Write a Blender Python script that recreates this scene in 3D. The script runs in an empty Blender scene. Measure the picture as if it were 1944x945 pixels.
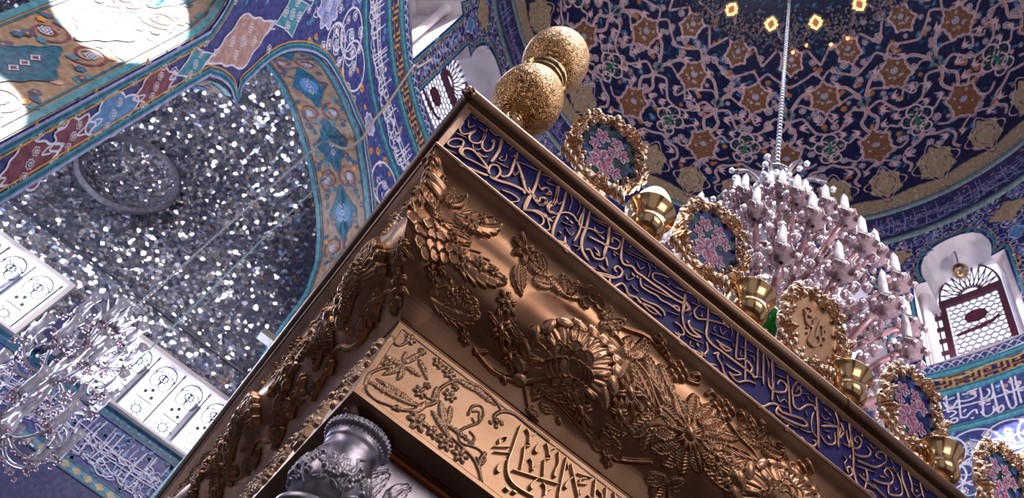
import bpy, math, random, json
import numpy as np
from math import sin, cos, pi, radians as rad
from mathutils import Matrix, Vector
rng = random.Random(7)
SC = bpy.context.scene
COL = SC.collection

# ------------------------------------------------------------------ camera
cam = bpy.data.cameras.new('camera')
cam.sensor_width = 36.0
cam.lens = 1600.0 / 1944.0 * 36.0
cam.clip_start = 0.05
cam.clip_end = 200
cam.dof.use_dof = True
cam.dof.focus_distance = 2.25
cam.dof.aperture_fstop = 7.0
cam_o = bpy.data.objects.new('camera', cam)
COL.objects.link(cam_o)
CR = [[0.7736673, -0.6210981, -0.1252038, 0.0], [-0.5652012, -0.5872436, -0.5793898, 0.0], [0.2863328, 0.5190203, -0.8053766, 0.0], [0, 0, 0, 1]]
cam_o.matrix_world = Matrix(CR)
SC.camera = cam_o
SC.view_settings.view_transform = 'Standard'
SC.view_settings.look = 'None'
SC.view_settings.gamma = 1.0
SC.view_settings.use_curve_mapping = False
SC.view_settings.exposure = 0.0
SC.cycles.use_denoising = True
SC.cycles.max_bounces = 6
SC.cycles.diffuse_bounces = 3
SC.cycles.glossy_bounces = 4
SC.cycles.transmission_bounces = 5
SC.cycles.transparent_max_bounces = 8
SC.cycles.caustics_reflective = False
SC.cycles.caustics_refractive = False
SC.cycles.sample_clamp_indirect = 6.0

# ------------------------------------------------------------------ daylight
w = bpy.data.worlds.new('daylight'); SC.world = w; w.use_nodes = True
bg = w.node_tree.nodes['Background']
bg.inputs[0].default_value = (0.92, 0.88, 0.95, 1); bg.inputs[1].default_value = .34

CX, CY, R0 = 2.2185, 2.421, 4.5      # axis and radius of the round chamber
ZF = -1.6                             # floor
YB, XL = 7.6, -4.9                    # back wall, far left wall of the recess

def area(name, loc, target, size, power, col=(1, 1, 1), sizey=None, spread=180):
    l = bpy.data.lights.new(name, 'AREA'); l.shape = 'RECTANGLE'
    l.size = size; l.size_y = sizey or size; l.energy = power; l.color = col; l.spread = rad(spread)
    o = bpy.data.objects.new(name, l); COL.objects.link(o); o.location = loc
    o.rotation_euler = (Vector(target) - Vector(loc)).to_track_quat('-Z', 'Y').to_euler()
    return o
def spot(name, loc, target, power, ang, col=(1, 1, 1), blend=.1, r=.02):
    l = bpy.data.lights.new(name, 'SPOT'); l.energy = power; l.color = col
    l.spot_size = rad(ang); l.spot_blend = blend; l.shadow_soft_size = r
    o = bpy.data.objects.new(name, l); COL.objects.link(o); o.location = loc
    o.rotation_euler = (Vector(target) - Vector(loc)).to_track_quat('-Z', 'Y').to_euler()
    return o
# daylight entering through the drum windows round the chamber; added fill lamps follow further down
def win_light(name, az, power, z=10.8, size=1.25, sizey=2.0, col=(1.0, .93, .88), tz=1.8):
    area(name, (CX + 4.35 * cos(rad(az)), CY + 4.35 * sin(rad(az)), z), (.6, 1.2, tz), size, power, col, sizey)
for i, (az, p) in enumerate([(-29.9, 45), (-51.9, 70), (-73.9, 95), (-95.9, 110), (-117.9, 100), (212, 80), (190.1, 45)]):
    win_light('window_light_%d' % (i + 1), az, p)
area('window_light_left', (-0.8, 7.45, 4.95), (0.5, 2.0, 4.0), 1.3, 90, (.78, .85, 1.0), .7)
area('window_light_far_left', (-2.9, 7.45, 4.95), (-0.5, 2.0, 4.5), 1.3, 60, (.78, .85, 1.0), .7)
area('window_light_right', (CX + 4.6 * cos(rad(14.1)), CY + 4.6 * sin(rad(14.1)), 10.7), (0.3, 3.5, 7.0), 1.0, 110, (.85, .88, 1.0), 1.2)
area('window_light_back', (CX + 4.6 * cos(rad(146)), CY + 4.6 * sin(rad(146)), 10.5), (5.0, 1.0, 8.5), 1.0, 110, (.85, .88, 1.0), 1.2)
area('cornice_fill', (1.3, -1.9, 3.3), (.9, 1.2, 1.7), 2.2, 35, (1.0, .86, .76), 1.5)  # added fill lamp brightening the cornice belly, stands in for hall light
area('relief_fill', (-.5, -.5, 9.8), (.5, 1.1, 1.8), 2.4, 360, (1.0, .92, .86))  # added lamp near the zenith, for highlights on the relief's upper edges
area('dome_fill', (4.6, -.9, .2), (2.6, 5.0, 15.0), 1.4, 170, (1.0, .93, .92), 1.4, 70)  # added low uplight that brightens the dome tiles
area('left_face_fill', (-2.2, .9, 2.2), (.1, 1.7, 1.8), 1.0, 22, (1.0, .86, .76), 1.6)  # added fill lamp for the shrine's left face
area('iwan_light_left', (-4.4, .2, 5.0), (-1.0, 1.6, 2.4), 1.6, 150, (1.0, .93, .90), 2.4)
area('recess_fill', (-4.7, 6.1, 4.4), (-.5, 6.9, 6.4), 1.0, 130, (.84, .88, 1.0), 1.6)  # added lamp brightening the mirror vault from the left
area('recess_fill_right', (.9, 6.6, 3.4), (-1.8, 7.3, 6.6), .9, 70, (.84, .88, 1.0), 1.2)  # second added lamp on the mirror vault, from the right
spot('sunbeam_pier', (-4.35, -.6, 7.6), (-2.42, 4.1, 4.85), 9000, 9.5, (1, .97, .93), .12)
spot('sunbeam_pier_low', (-4.3, -.3, 6.0), (-2.25, 4.04, 3.35), 6000, 6, (1, .97, .93), .2)
spot('sunbeam_spandrel', (0.5, 0.6, 10.0), (6.60, 3.40, 7.75), 12000, 5, (1, .97, .93), .15)

# ------------------------------------------------------------------ materials
def lin(c):
    return tuple(((v / 255.) / 12.92 if v / 255. <= .04045 else ((v / 255. + .055) / 1.055) ** 2.4) for v in c) + (1,)
MATS = {}
def mat(name, rgb, rough=.5, metal=0., emit=None, estr=0., trans=0., ior=1.45, alpha=1., spec=None, coat=0.):
    m = bpy.data.materials.new(name); m.use_nodes = True
    b = m.node_tree.nodes['Principled BSDF']
    b.inputs['Base Color'].default_value = lin(rgb)
    b.inputs['Roughness'].default_value = rough
    b.inputs['Metallic'].default_value = metal
    b.inputs['IOR'].default_value = ior
    if trans: b.inputs['Transmission Weight'].default_value = trans
    if coat: b.inputs['Coat Weight'].default_value = coat
    if emit:
        b.inputs['Emission Color'].default_value = lin(emit); b.inputs['Emission Strength'].default_value = estr
    MATS[name] = m
    return m
def nodes(m): return m.node_tree.nodes, m.node_tree.links, m.node_tree.nodes['Principled BSDF']
def noisy(m, c1, c2, scale, detail=4, bump=0., bscale=None, rough=None, dist=.002):
    N, L, b = nodes(m)
    tc = N.new('ShaderNodeTexCoord')
    n = N.new('ShaderNodeTexNoise'); n.inputs['Scale'].default_value = scale; n.inputs['Detail'].default_value = detail
    r = N.new('ShaderNodeValToRGB'); r.color_ramp.elements[0].color = lin(c1); r.color_ramp.elements[1].color = lin(c2)
    r.color_ramp.elements[0].position = .35; r.color_ramp.elements[1].position = .65
    L.new(tc.outputs['Object'], n.inputs['Vector']); L.new(n.outputs['Fac'], r.inputs['Fac']); L.new(r.outputs['Color'], b.inputs['Base Color'])
    if rough:
        mr = N.new('ShaderNodeMapRange'); mr.inputs['To Min'].default_value = rough[0]; mr.inputs['To Max'].default_value = rough[1]
        L.new(n.outputs['Fac'], mr.inputs['Value']); L.new(mr.outputs['Result'], b.inputs['Roughness'])
    if bump:
        n2 = N.new('ShaderNodeTexNoise'); n2.inputs['Scale'].default_value = bscale or scale * 4; n2.inputs['Detail'].default_value = 3
        bp = N.new('ShaderNodeBump'); bp.inputs['Strength'].default_value = bump; bp.inputs['Distance'].default_value = dist
        L.new(tc.outputs['Object'], n2.inputs['Vector']); L.new(n2.outputs['Fac'], bp.inputs['Height']); L.new(bp.outputs['Normal'], b.inputs['Normal'])
    return m
gold = noisy(mat('aged_gold', (186, 142, 112), .3, 1.), (170, 126, 96), (198, 154, 124), 9, 5, .25, 420, (.22, .36), .0006)
gold_rim = noisy(mat('rim_bronze', (134, 104, 88), .38, 1.), (120, 92, 78), (142, 112, 94), 5, 4, .12, 60, (.30, .42), .001)
gold_letter = noisy(mat('letter_gold', (176, 138, 118), .42, 1.), (162, 126, 106), (186, 148, 128), 30, 3, 0, None, (.32, .46))
gold_panel = noisy(mat('panel_gold', (190, 154, 128), .4, 1.), (178, 142, 116), (200, 164, 138), 14, 5, .3, 300, (.28, .44), .0007)
gold_frame = noisy(mat('frame_gold', (232, 200, 176), .3, 1.), (218, 182, 156), (242, 214, 190), 25, 3, .25, 160, (.16, .32), .001)
brass = mat('polished_brass', (222, 184, 136), .16, 1.)
silver = noisy(mat('worked_silver', (182, 174, 192), .34, 1.), (156, 150, 168), (200, 192, 210), 30, 4, .3, 380, (.28, .46), .0006)
navy_enamel = noisy(mat('navy_enamel', (28, 24, 108), .62), (20, 18, 90), (36, 32, 124), 40, 3, .15, 200, None, .0006)
for m_ in (navy_enamel,): nodes(m_)[2].inputs['Specular IOR Level'].default_value = .2
# filigree: pierced scrollwork over a dark core
filigree = mat('filigree_gold', (222, 176, 120), .36, 1.)
N, L, b = nodes(filigree)
tc = N.new('ShaderNodeTexCoord')
wn = N.new('ShaderNodeTexNoise'); wn.inputs['Scale'].default_value = 38; wn.inputs['Detail'].default_value = 0
mx = N.new('ShaderNodeMix'); mx.data_type = 'VECTOR'; mx.inputs['Factor'].default_value = .018
v = N.new('ShaderNodeTexVoronoi'); v.feature = 'F1'; v.inputs['Scale'].default_value = 60
L.new(tc.outputs['Object'], wn.inputs['Vector']); L.new(tc.outputs['Object'], mx.inputs[4]); L.new(wn.outputs['Color'], mx.inputs[5]); L.new(mx.outputs[1], v.inputs['Vector'])
ms = N.new('ShaderNodeMath'); ms.operation = 'MULTIPLY'; ms.inputs[1].default_value = 27
sn = N.new('ShaderNodeMath'); sn.operation = 'SINE'
L.new(v.outputs['Distance'], ms.inputs[0]); L.new(ms.outputs[0], sn.inputs[0])
rp = N.new('ShaderNodeValToRGB'); rp.color_ramp.elements[0].position = .30; rp.color_ramp.elements[0].color = lin((104, 66, 38)); rp.color_ramp.elements[1].position = .5; rp.color_ramp.elements[1].color = lin((232, 184, 130))
mr = N.new('ShaderNodeMapRange'); mr.inputs['From Min'].default_value = -1
L.new(sn.outputs[0], mr.inputs['Value']); L.new(mr.outputs['Result'], rp.inputs['Fac']); L.new(rp.outputs['Color'], b.inputs['Base Color'])
bp = N.new('ShaderNodeBump'); bp.inputs['Strength'].default_value = .6; bp.inputs['Distance'].default_value = .002
L.new(mr.outputs['Result'], bp.inputs['Height']); L.new(bp.outputs['Normal'], b.inputs['Normal'])

def tile(name, rgb, rough=.42, var=16, sc=22):
    return noisy(mat(name, rgb, rough), tuple(max(0, c - var) for c in rgb), tuple(min(255, c + var) for c in rgb), sc, 3)
T = {
 'ground': tile('tile_cobalt_ground', (54, 58, 122)),
 'dark': tile('tile_indigo_ground', (36, 38, 92)),
 'domeg': tile('tile_navy_dome_ground', (18, 26, 66)),
 'white': tile('tile_white', (206, 204, 226), var=12),
 'lav': tile('tile_lavender', (150, 150, 200)),
 'teal': tile('tile_turquoise', (62, 126, 148)),
 'tealD': tile('tile_deep_teal', (14, 84, 112)),
 'blue': tile('tile_sky_blue', (78, 124, 176)),
 'maroon': tile('tile_maroon', (112, 56, 74)),
 'pink': tile('tile_dusty_pink', (214, 182, 190)),
 'rose': tile('tile_rose_brown', (168, 132, 128)),
 'orange': tile('tile_ochre', (196, 130, 60)),
 'rust': tile('tile_rust', (124, 84, 62)),
 'cream': tile('tile_buff', (164, 144, 116)),
 'sand': tile('tile_sandy_ground', (144, 116, 98)),
 'green': tile('tile_green', (40, 112, 84)),
 'leaf': tile('tile_slate_leaf', (48, 84, 118)),
 'kgold': tile('tile_amber', (190, 138, 66)),
 'grey': tile('tile_grey_green', (110, 124, 126)),
 'plaster': noisy(mat('white_plaster', (214, 204, 208), .7), (202, 190, 196), (222, 214, 216), 3, 4),
}
frame_red = mat('maroon_window_frame', (84, 30, 50), .5)
iron = mat('dark_iron_grille', (60, 60, 78), .5)
pane = mat('daylit_glass', (235, 240, 255), .3, emit=(218, 226, 255), estr=1.7)
pane2 = mat('daylit_glass_bright', (235, 240, 255), .3, emit=(222, 232, 255), estr=5.0)
# mirror mosaic: each small piece of mirror tilts its own way
def mirror(name, scale, tilt, tint=(222, 224, 238), grout=.045):
    m = mat(name, tint, .14, 1.); N, L, b = nodes(m)
    tc = N.new('ShaderNodeTexCoord')
    v = N.new('ShaderNodeTexVoronoi'); v.feature = 'F1'; v.inputs['Scale'].default_value = scale
    e = N.new('ShaderNodeTexVoronoi'); e.feature = 'DISTANCE_TO_EDGE'; e.inputs['Scale'].default_value = scale
    L.new(tc.outputs['Object'], v.inputs['Vector']); L.new(tc.outputs['Object'], e.inputs['Vector'])
    g = N.new('ShaderNodeNewGeometry')
    s = N.new('ShaderNodeVectorMath'); s.operation = 'SUBTRACT'; s.inputs[1].default_value = (.5, .5, .5)
    sc = N.new('ShaderNodeVectorMath'); sc.operation = 'SCALE'; sc.inputs['Scale'].default_value = tilt
    ad = N.new('ShaderNodeVectorMath'); ad.operation = 'ADD'
    no = N.new('ShaderNodeVectorMath'); no.operation = 'NORMALIZE'
    L.new(v.outputs['Color'], s.inputs[0]); L.new(s.outputs[0], sc.inputs[0]); L.new(sc.outputs[0], ad.inputs[0])
    L.new(g.outputs['Normal'], ad.inputs[1]); L.new(ad.outputs[0], no.inputs[0]); L.new(no.outputs[0], b.inputs['Normal'])
    st = N.new('ShaderNodeMath'); st.operation = 'GREATER_THAN'; st.inputs[1].default_value = grout
    L.new(e.outputs['Distance'], st.inputs[0])
    hs = N.new('ShaderNodeSeparateColor'); L.new(v.outputs['Color'], hs.inputs[0])
    rp = N.new('ShaderNodeValToRGB')
    for p_, c_ in ((0., (120, 128, 160)), (.5, tint), (.94, (236, 236, 244)), (1., (180, 150, 140))):
        el = rp.color_ramp.elements.new(p_) if p_ not in (0., 1.) else rp.color_ramp.elements[0 if p_ == 0. else -1]
        el.color = lin(c_)
    L.new(hs.outputs[0], rp.inputs['Fac'])
    mx = N.new('ShaderNodeMix'); mx.data_type = 'RGBA'; mx.inputs[6].default_value = lin((70, 70, 84))
    L.new(st.outputs[0], mx.inputs[0]); L.new(rp.outputs['Color'], mx.inputs[7]); L.new(mx.outputs[2], b.inputs['Base Color'])
    mm = N.new('ShaderNodeMath'); mm.operation = 'MULTIPLY'; mm.inputs[1].default_value = .82
    L.new(st.outputs[0], mm.inputs[0]); L.new(mm.outputs[0], b.inputs['Metallic'])
    return m
mir = mirror('mirror_mosaic', 23, .95)
mir_f = mirror('mirror_mosaic_fine', 30, 1.0)
mir_d = mirror('mirror_mosaic_pane', 9, .6, (150, 150, 176))
crystal = mat('clear_crystal', (232, 228, 242), .1, trans=.72, ior=1.45)
crystal_pink = mat('rose_crystal', (214, 184, 198), .08, trans=.72, ior=1.42)
crystal_red = mat('ruby_crystal', (200, 150, 160), .15, trans=.5, ior=1.45)
candle = mat('white_candle_glass', (232, 228, 240), .4)
chrome = mat('silvered_cap', (170, 174, 186), .15, 1.)
lamp_on = mat('lit_bulb', (255, 250, 240), .4, emit=(255, 240, 220), estr=6)
amber_on = mat('amber_lamp', (255, 200, 140), .4, emit=(255, 176, 110), estr=3)
green_gl = mat('green_glass', (20, 140, 50), .2, emit=(10, 120, 40), estr=.15)
rope = mat('beige_cable', (150, 136, 128), .7)
wire_teal = mat('grey_green_wire', (120, 150, 160), .5)

# ------------------------------------------------------------------ mesh helpers
def link(o, parent=None):
    COL.objects.link(o)
    if parent is not None: o.parent = parent
    return o
def tag(o, label=None, cat=None, group=None, kind=None):
    if label: o['label'] = label
    if cat: o['category'] = cat
    if group: o['group'] = group
    if kind: o['kind'] = kind
    return o
def thing(name, label, cat, group=None, loc=(0, 0, 0)):
    o = bpy.data.objects.new(name, None); o.empty_display_size = .05; o.location = loc; COL.objects.link(o)
    return tag(o, label, cat, group)
def mk(name, V, F, mats, mi=None, parent=None, smooth=False):
    me = bpy.data.meshes.new(name)
    V = np.asarray(V, dtype=np.float32)
    if isinstance(F, np.ndarray) and F.ndim == 2:
        n, k = F.shape
        me.vertices.add(len(V)); me.vertices.foreach_set('co', V.ravel())
        me.loops.add(n * k); me.loops.foreach_set('vertex_index', F.astype(np.int32).ravel())
        me.polygons.add(n); me.polygons.foreach_set('loop_start', np.arange(0, n * k, k, dtype=np.int32))
        me.update(calc_edges=True)
    else:
        me.from_pydata([tuple(map(float, v)) for v in V], [], F)
    for m in (mats if isinstance(mats, (list, tuple)) else [mats]): me.materials.append(m)
    if mi is not None: me.polygons.foreach_set('material_index', np.asarray(mi, dtype=np.int32))
    if smooth: me.polygons.foreach_set('use_smooth', np.ones(len(me.polygons), dtype=bool))
    me.update()
    return link(bpy.data.objects.new(name, me), parent)
def grid_faces(nu, nv, close_u=False, off=0):
    a = np.arange(nu if close_u else nu - 1); bb = np.arange(nv - 1)
    i, j = np.meshgrid(a, bb, indexing='ij'); i2 = (i + 1) % nu
    return np.stack([i * nv + j, i2 * nv + j, i2 * nv + j + 1, i * nv + j + 1], -1).reshape(-1, 4) + off
class MB:
    """collects shapes of one part; vertices are plain lists"""
    def __init__(s): s.V = []; s.F = []; s.M = []
    def add(s, V, F, m=0):
        o = len(s.V); s.V += [tuple(v) for v in V]; s.F += [tuple(int(i) + o for i in f) for f in F]; s.M += [m] * len(F)
    def box(s, x0, x1, y0, y1, z0, z1, m=0):
        V = [(x, y, z) for x in (x0, x1) for y in (y0, y1) for z in (z0, z1)]
        s.add(V, [(0, 1, 3, 2), (4, 6, 7, 5), (0, 4, 5, 1), (2, 3, 7, 6), (0, 2, 6, 4), (1, 5, 7, 3)], m)
    def lathe(s, prof, c=(0, 0, 0), n=24, m=0, axis=None, fn=None):
        V = []
        for k in range(n):
            a = 2 * pi * k / n
            for j, (r, z) in enumerate(prof):
                rr = r * (fn(a, z) if fn else 1)
                V.append(Vector((rr * cos(a), rr * sin(a), z)))
        if axis is not None:
            q = Vector((0, 0, 1)).rotation_difference(Vector(axis).normalized()); V = [q @ v for v in V]
        c = Vector(c); V = [v + c for v in V]
        s.add(V, grid_faces(n, len(prof), True), m)
    def tube(s, pts, r, n=8, m=0, closed=False):
        P = [Vector(p) for p in pts]; N_ = len(P); V = []
        up = Vector((0, 0, 1)); t0 = (P[1] - P[0]).normalized()
        nrm = t0.cross(up if abs(t0.z) < .9 else Vector((1, 0, 0))).normalized()
        for i, p in enumerate(P):
            a = P[i - 1] if (i > 0 or closed) else P[i]; b_ = P[(i + 1) % N_] if (i < N_ - 1 or closed) else P[i]
            t = (b_ - a).normalized(); nrm = (nrm - t * nrm.dot(t)).normalized(); bi = t.cross(nrm)
            rr = r[i] if isinstance(r, (list, tuple)) else r
            for k in range(n):
                an = 2 * pi * k / n; V.append(p + (nrm * cos(an) + bi * sin(an)) * rr)
        F = []
        for i in range(N_ if closed else N_ - 1):
            i2 = (i + 1) % N_
            for k in range(n): F.append((i * n + k, i * n + (k + 1) % n, i2 * n + (k + 1) % n, i2 * n + k))
        if not closed: F.append(tuple(range(n - 1, -1, -1))); F.append(tuple((N_ - 1) * n + k for k in range(n)))
        s.add(V, F, m)
    def ball(s, c, r, m=0, nu=8, nv=6, sc=(1, 1, 1)):
        prof = [(r * sin(pi * j / nv) + 1e-5, -r * cos(pi * j / nv)) for j in range(nv + 1)]
        V = [(c[0] + pr * cos(2 * pi * k / nu) * sc[0], c[1] + pr * sin(2 * pi * k / nu) * sc[1], c[2] + z * sc[2]) for k in range(nu) for pr, z in prof]
        s.add(V, grid_faces(nu, nv + 1, True), m)
    def build(s, name, mats, parent=None, smooth=False):
        return mk(name, s.V, s.F, mats, s.M, parent, smooth)
def cat2(P, n=6):
    P = np.asarray(P, float)
    if len(P) < 3: return np.array([P[0] + (P[-1] - P[0]) * k / n for k in range(n + 1)])
    out = []
    for i in range(len(P) - 1):
        p0 = P[max(i - 1, 0)]; p1 = P[i]; p2 = P[i + 1]; p3 = P[min(i + 2, len(P) - 1)]
        for k in range(n):
            t = k / n; out.append(.5 * ((2 * p1) + (-p0 + p2) * t + (2 * p0 - 5 * p1 + 4 * p2 - p3) * t * t + (-p0 + 3 * p1 - 3 * p2 + p3) * t ** 3))
    out.append(P[-1]); return np.array(out)
class Canvas:
    """inlaid work on a curved or flat surface: polygons and ribbons laid at a small real height through a surface map"""
    def __init__(s, f, cols): s.f = f; s.cols = cols; s.V = []; s.F = []; s.M = []
    def _add(s, UV, h, F, c):
        o = len(s.V); s.V += [s.f(u, v, h) for u, v in UV]
        s.F += [tuple(i + o for i in f) for f in F]; s.M += [s.cols.index(c)] * len(F)
    def poly(s, pts, c, h=.004):
        m = np.mean(pts, axis=0); n = len(pts)
        s._add([tuple(m)] + [tuple(p) for p in pts], h, [(0, i + 1, (i + 1) % n + 1) for i in range(n)], c)
    def ribbon(s, pts, w, c, h=.004, n=4, taper=False, closed=False, pen=None):
        P = cat2(pts, n) if n else np.asarray(pts, float)
        d = np.gradient(P, axis=0); d /= (np.linalg.norm(d, axis=1)[:, None] + 1e-9); nn = np.stack([-d[:, 1], d[:, 0]], 1)
        K = len(P); ww = np.full(K, w / 2.)
        if pen is not None: ww *= .5 + .5 * np.abs(d[:, 0] * sin(pen) - d[:, 1] * cos(pen))
        if taper: ww *= np.clip(np.minimum(np.arange(K), np.arange(K)[::-1]) / max(1, K * .25), .25, 1)
        A = P + nn * ww[:, None]; B = P - nn * ww[:, None]
        s._add([tuple(x) for x in A] + [tuple(x) for x in B], h, [(i, i + 1, K + i + 1, K + i) for i in range(K - 1)], c)
    def disc(s, x, y, r, c, h=.004, n=10, rot=0, ax=1.):
        s.poly([(x + r * cos(2 * pi * k / n + rot), y + ax * r * sin(2 * pi * k / n + rot)) for k in range(n)], c, h)
    def petal(s, x, y, r, n, c, h=.004, rot=0, amp=.28, k=5, ax=1.):
        N_ = n * k
        s.poly([(x + r * (1 - amp + amp * abs(cos(n * a / 2))) * cos(a + rot), y + ax * r * (1 - amp + amp * abs(cos(n * a / 2))) * sin(a + rot)) for a in [2 * pi * i / N_ for i in range(N_)]], c, h)
    def flower(s, x, y, r, n, c1, c2, c3, h=.004, rot=0):
        s.petal(x, y, r, n, c1, h, rot); s.petal(x, y, r * .78, n, c2, h + .001, rot); s.petal(x, y, r * .5, n, c1, h + .002, rot + .3); s.disc(x, y, r * .26, c3, h + .003, 7)
    def shape(s, x, y, sx, sy, pts, c, h=.004, rot=0):
        ca, sa = cos(rot), sin(rot)
        s.poly([(x + ca * a * sx - sa * b_ * sy, y + sa * a * sx + ca * b_ * sy) for a, b_ in pts], c, h)
    def outline(s, x, y, sx, sy, pts, w, c, h=.005, rot=0):
        ca, sa = cos(rot), sin(rot)
        P = [(x + ca * a * sx - sa * b_ * sy, y + sa * a * sx + ca * b_ * sy) for a, b_ in list(pts) + [pts[0], pts[1]]]
        s.ribbon(P, w, c, h, n=0)
    def leafp(s, x, y, l, w_, c, h=.004, rot=0):
        s.shape(x, y, l, w_, [(0, 0), (.3, .5), (.6, .45), (1, 0), (.6, -.45), (.3, -.5)], c, h, rot)
    def build(s, name, parent=None):
        return mk(name, s.V, s.F, [T[c] for c in s.cols], s.M, parent)
CART = [(cos(a) * (1 + .16 * cos(4 * a) + .08 * cos(8 * a)), sin(a) * (1 + .16 * cos(4 * a) + .08 * cos(8 * a))) for a in [2 * pi * k / 48 for k in range(48)]]
QUAT = [(cos(a) * (.72 + .34 * abs(cos(2 * a))), sin(a) * (.72 + .34 * abs(cos(2 * a)))) for a in [2 * pi * k / 48 for k in range(48)]]
STAR = [(cos(a) * (.78 + .25 * abs(cos(4 * a)) ** 2), sin(a) * (.78 + .25 * abs(cos(4 * a)) ** 2)) for a in [2 * pi * k / 48 for k in range(48)]]
DIAM = [(1, 0), (.45, .4), (0, 1), (-.45, .4), (-1, 0), (-.45, -.4), (0, -1), (.45, -.4)]
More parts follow.
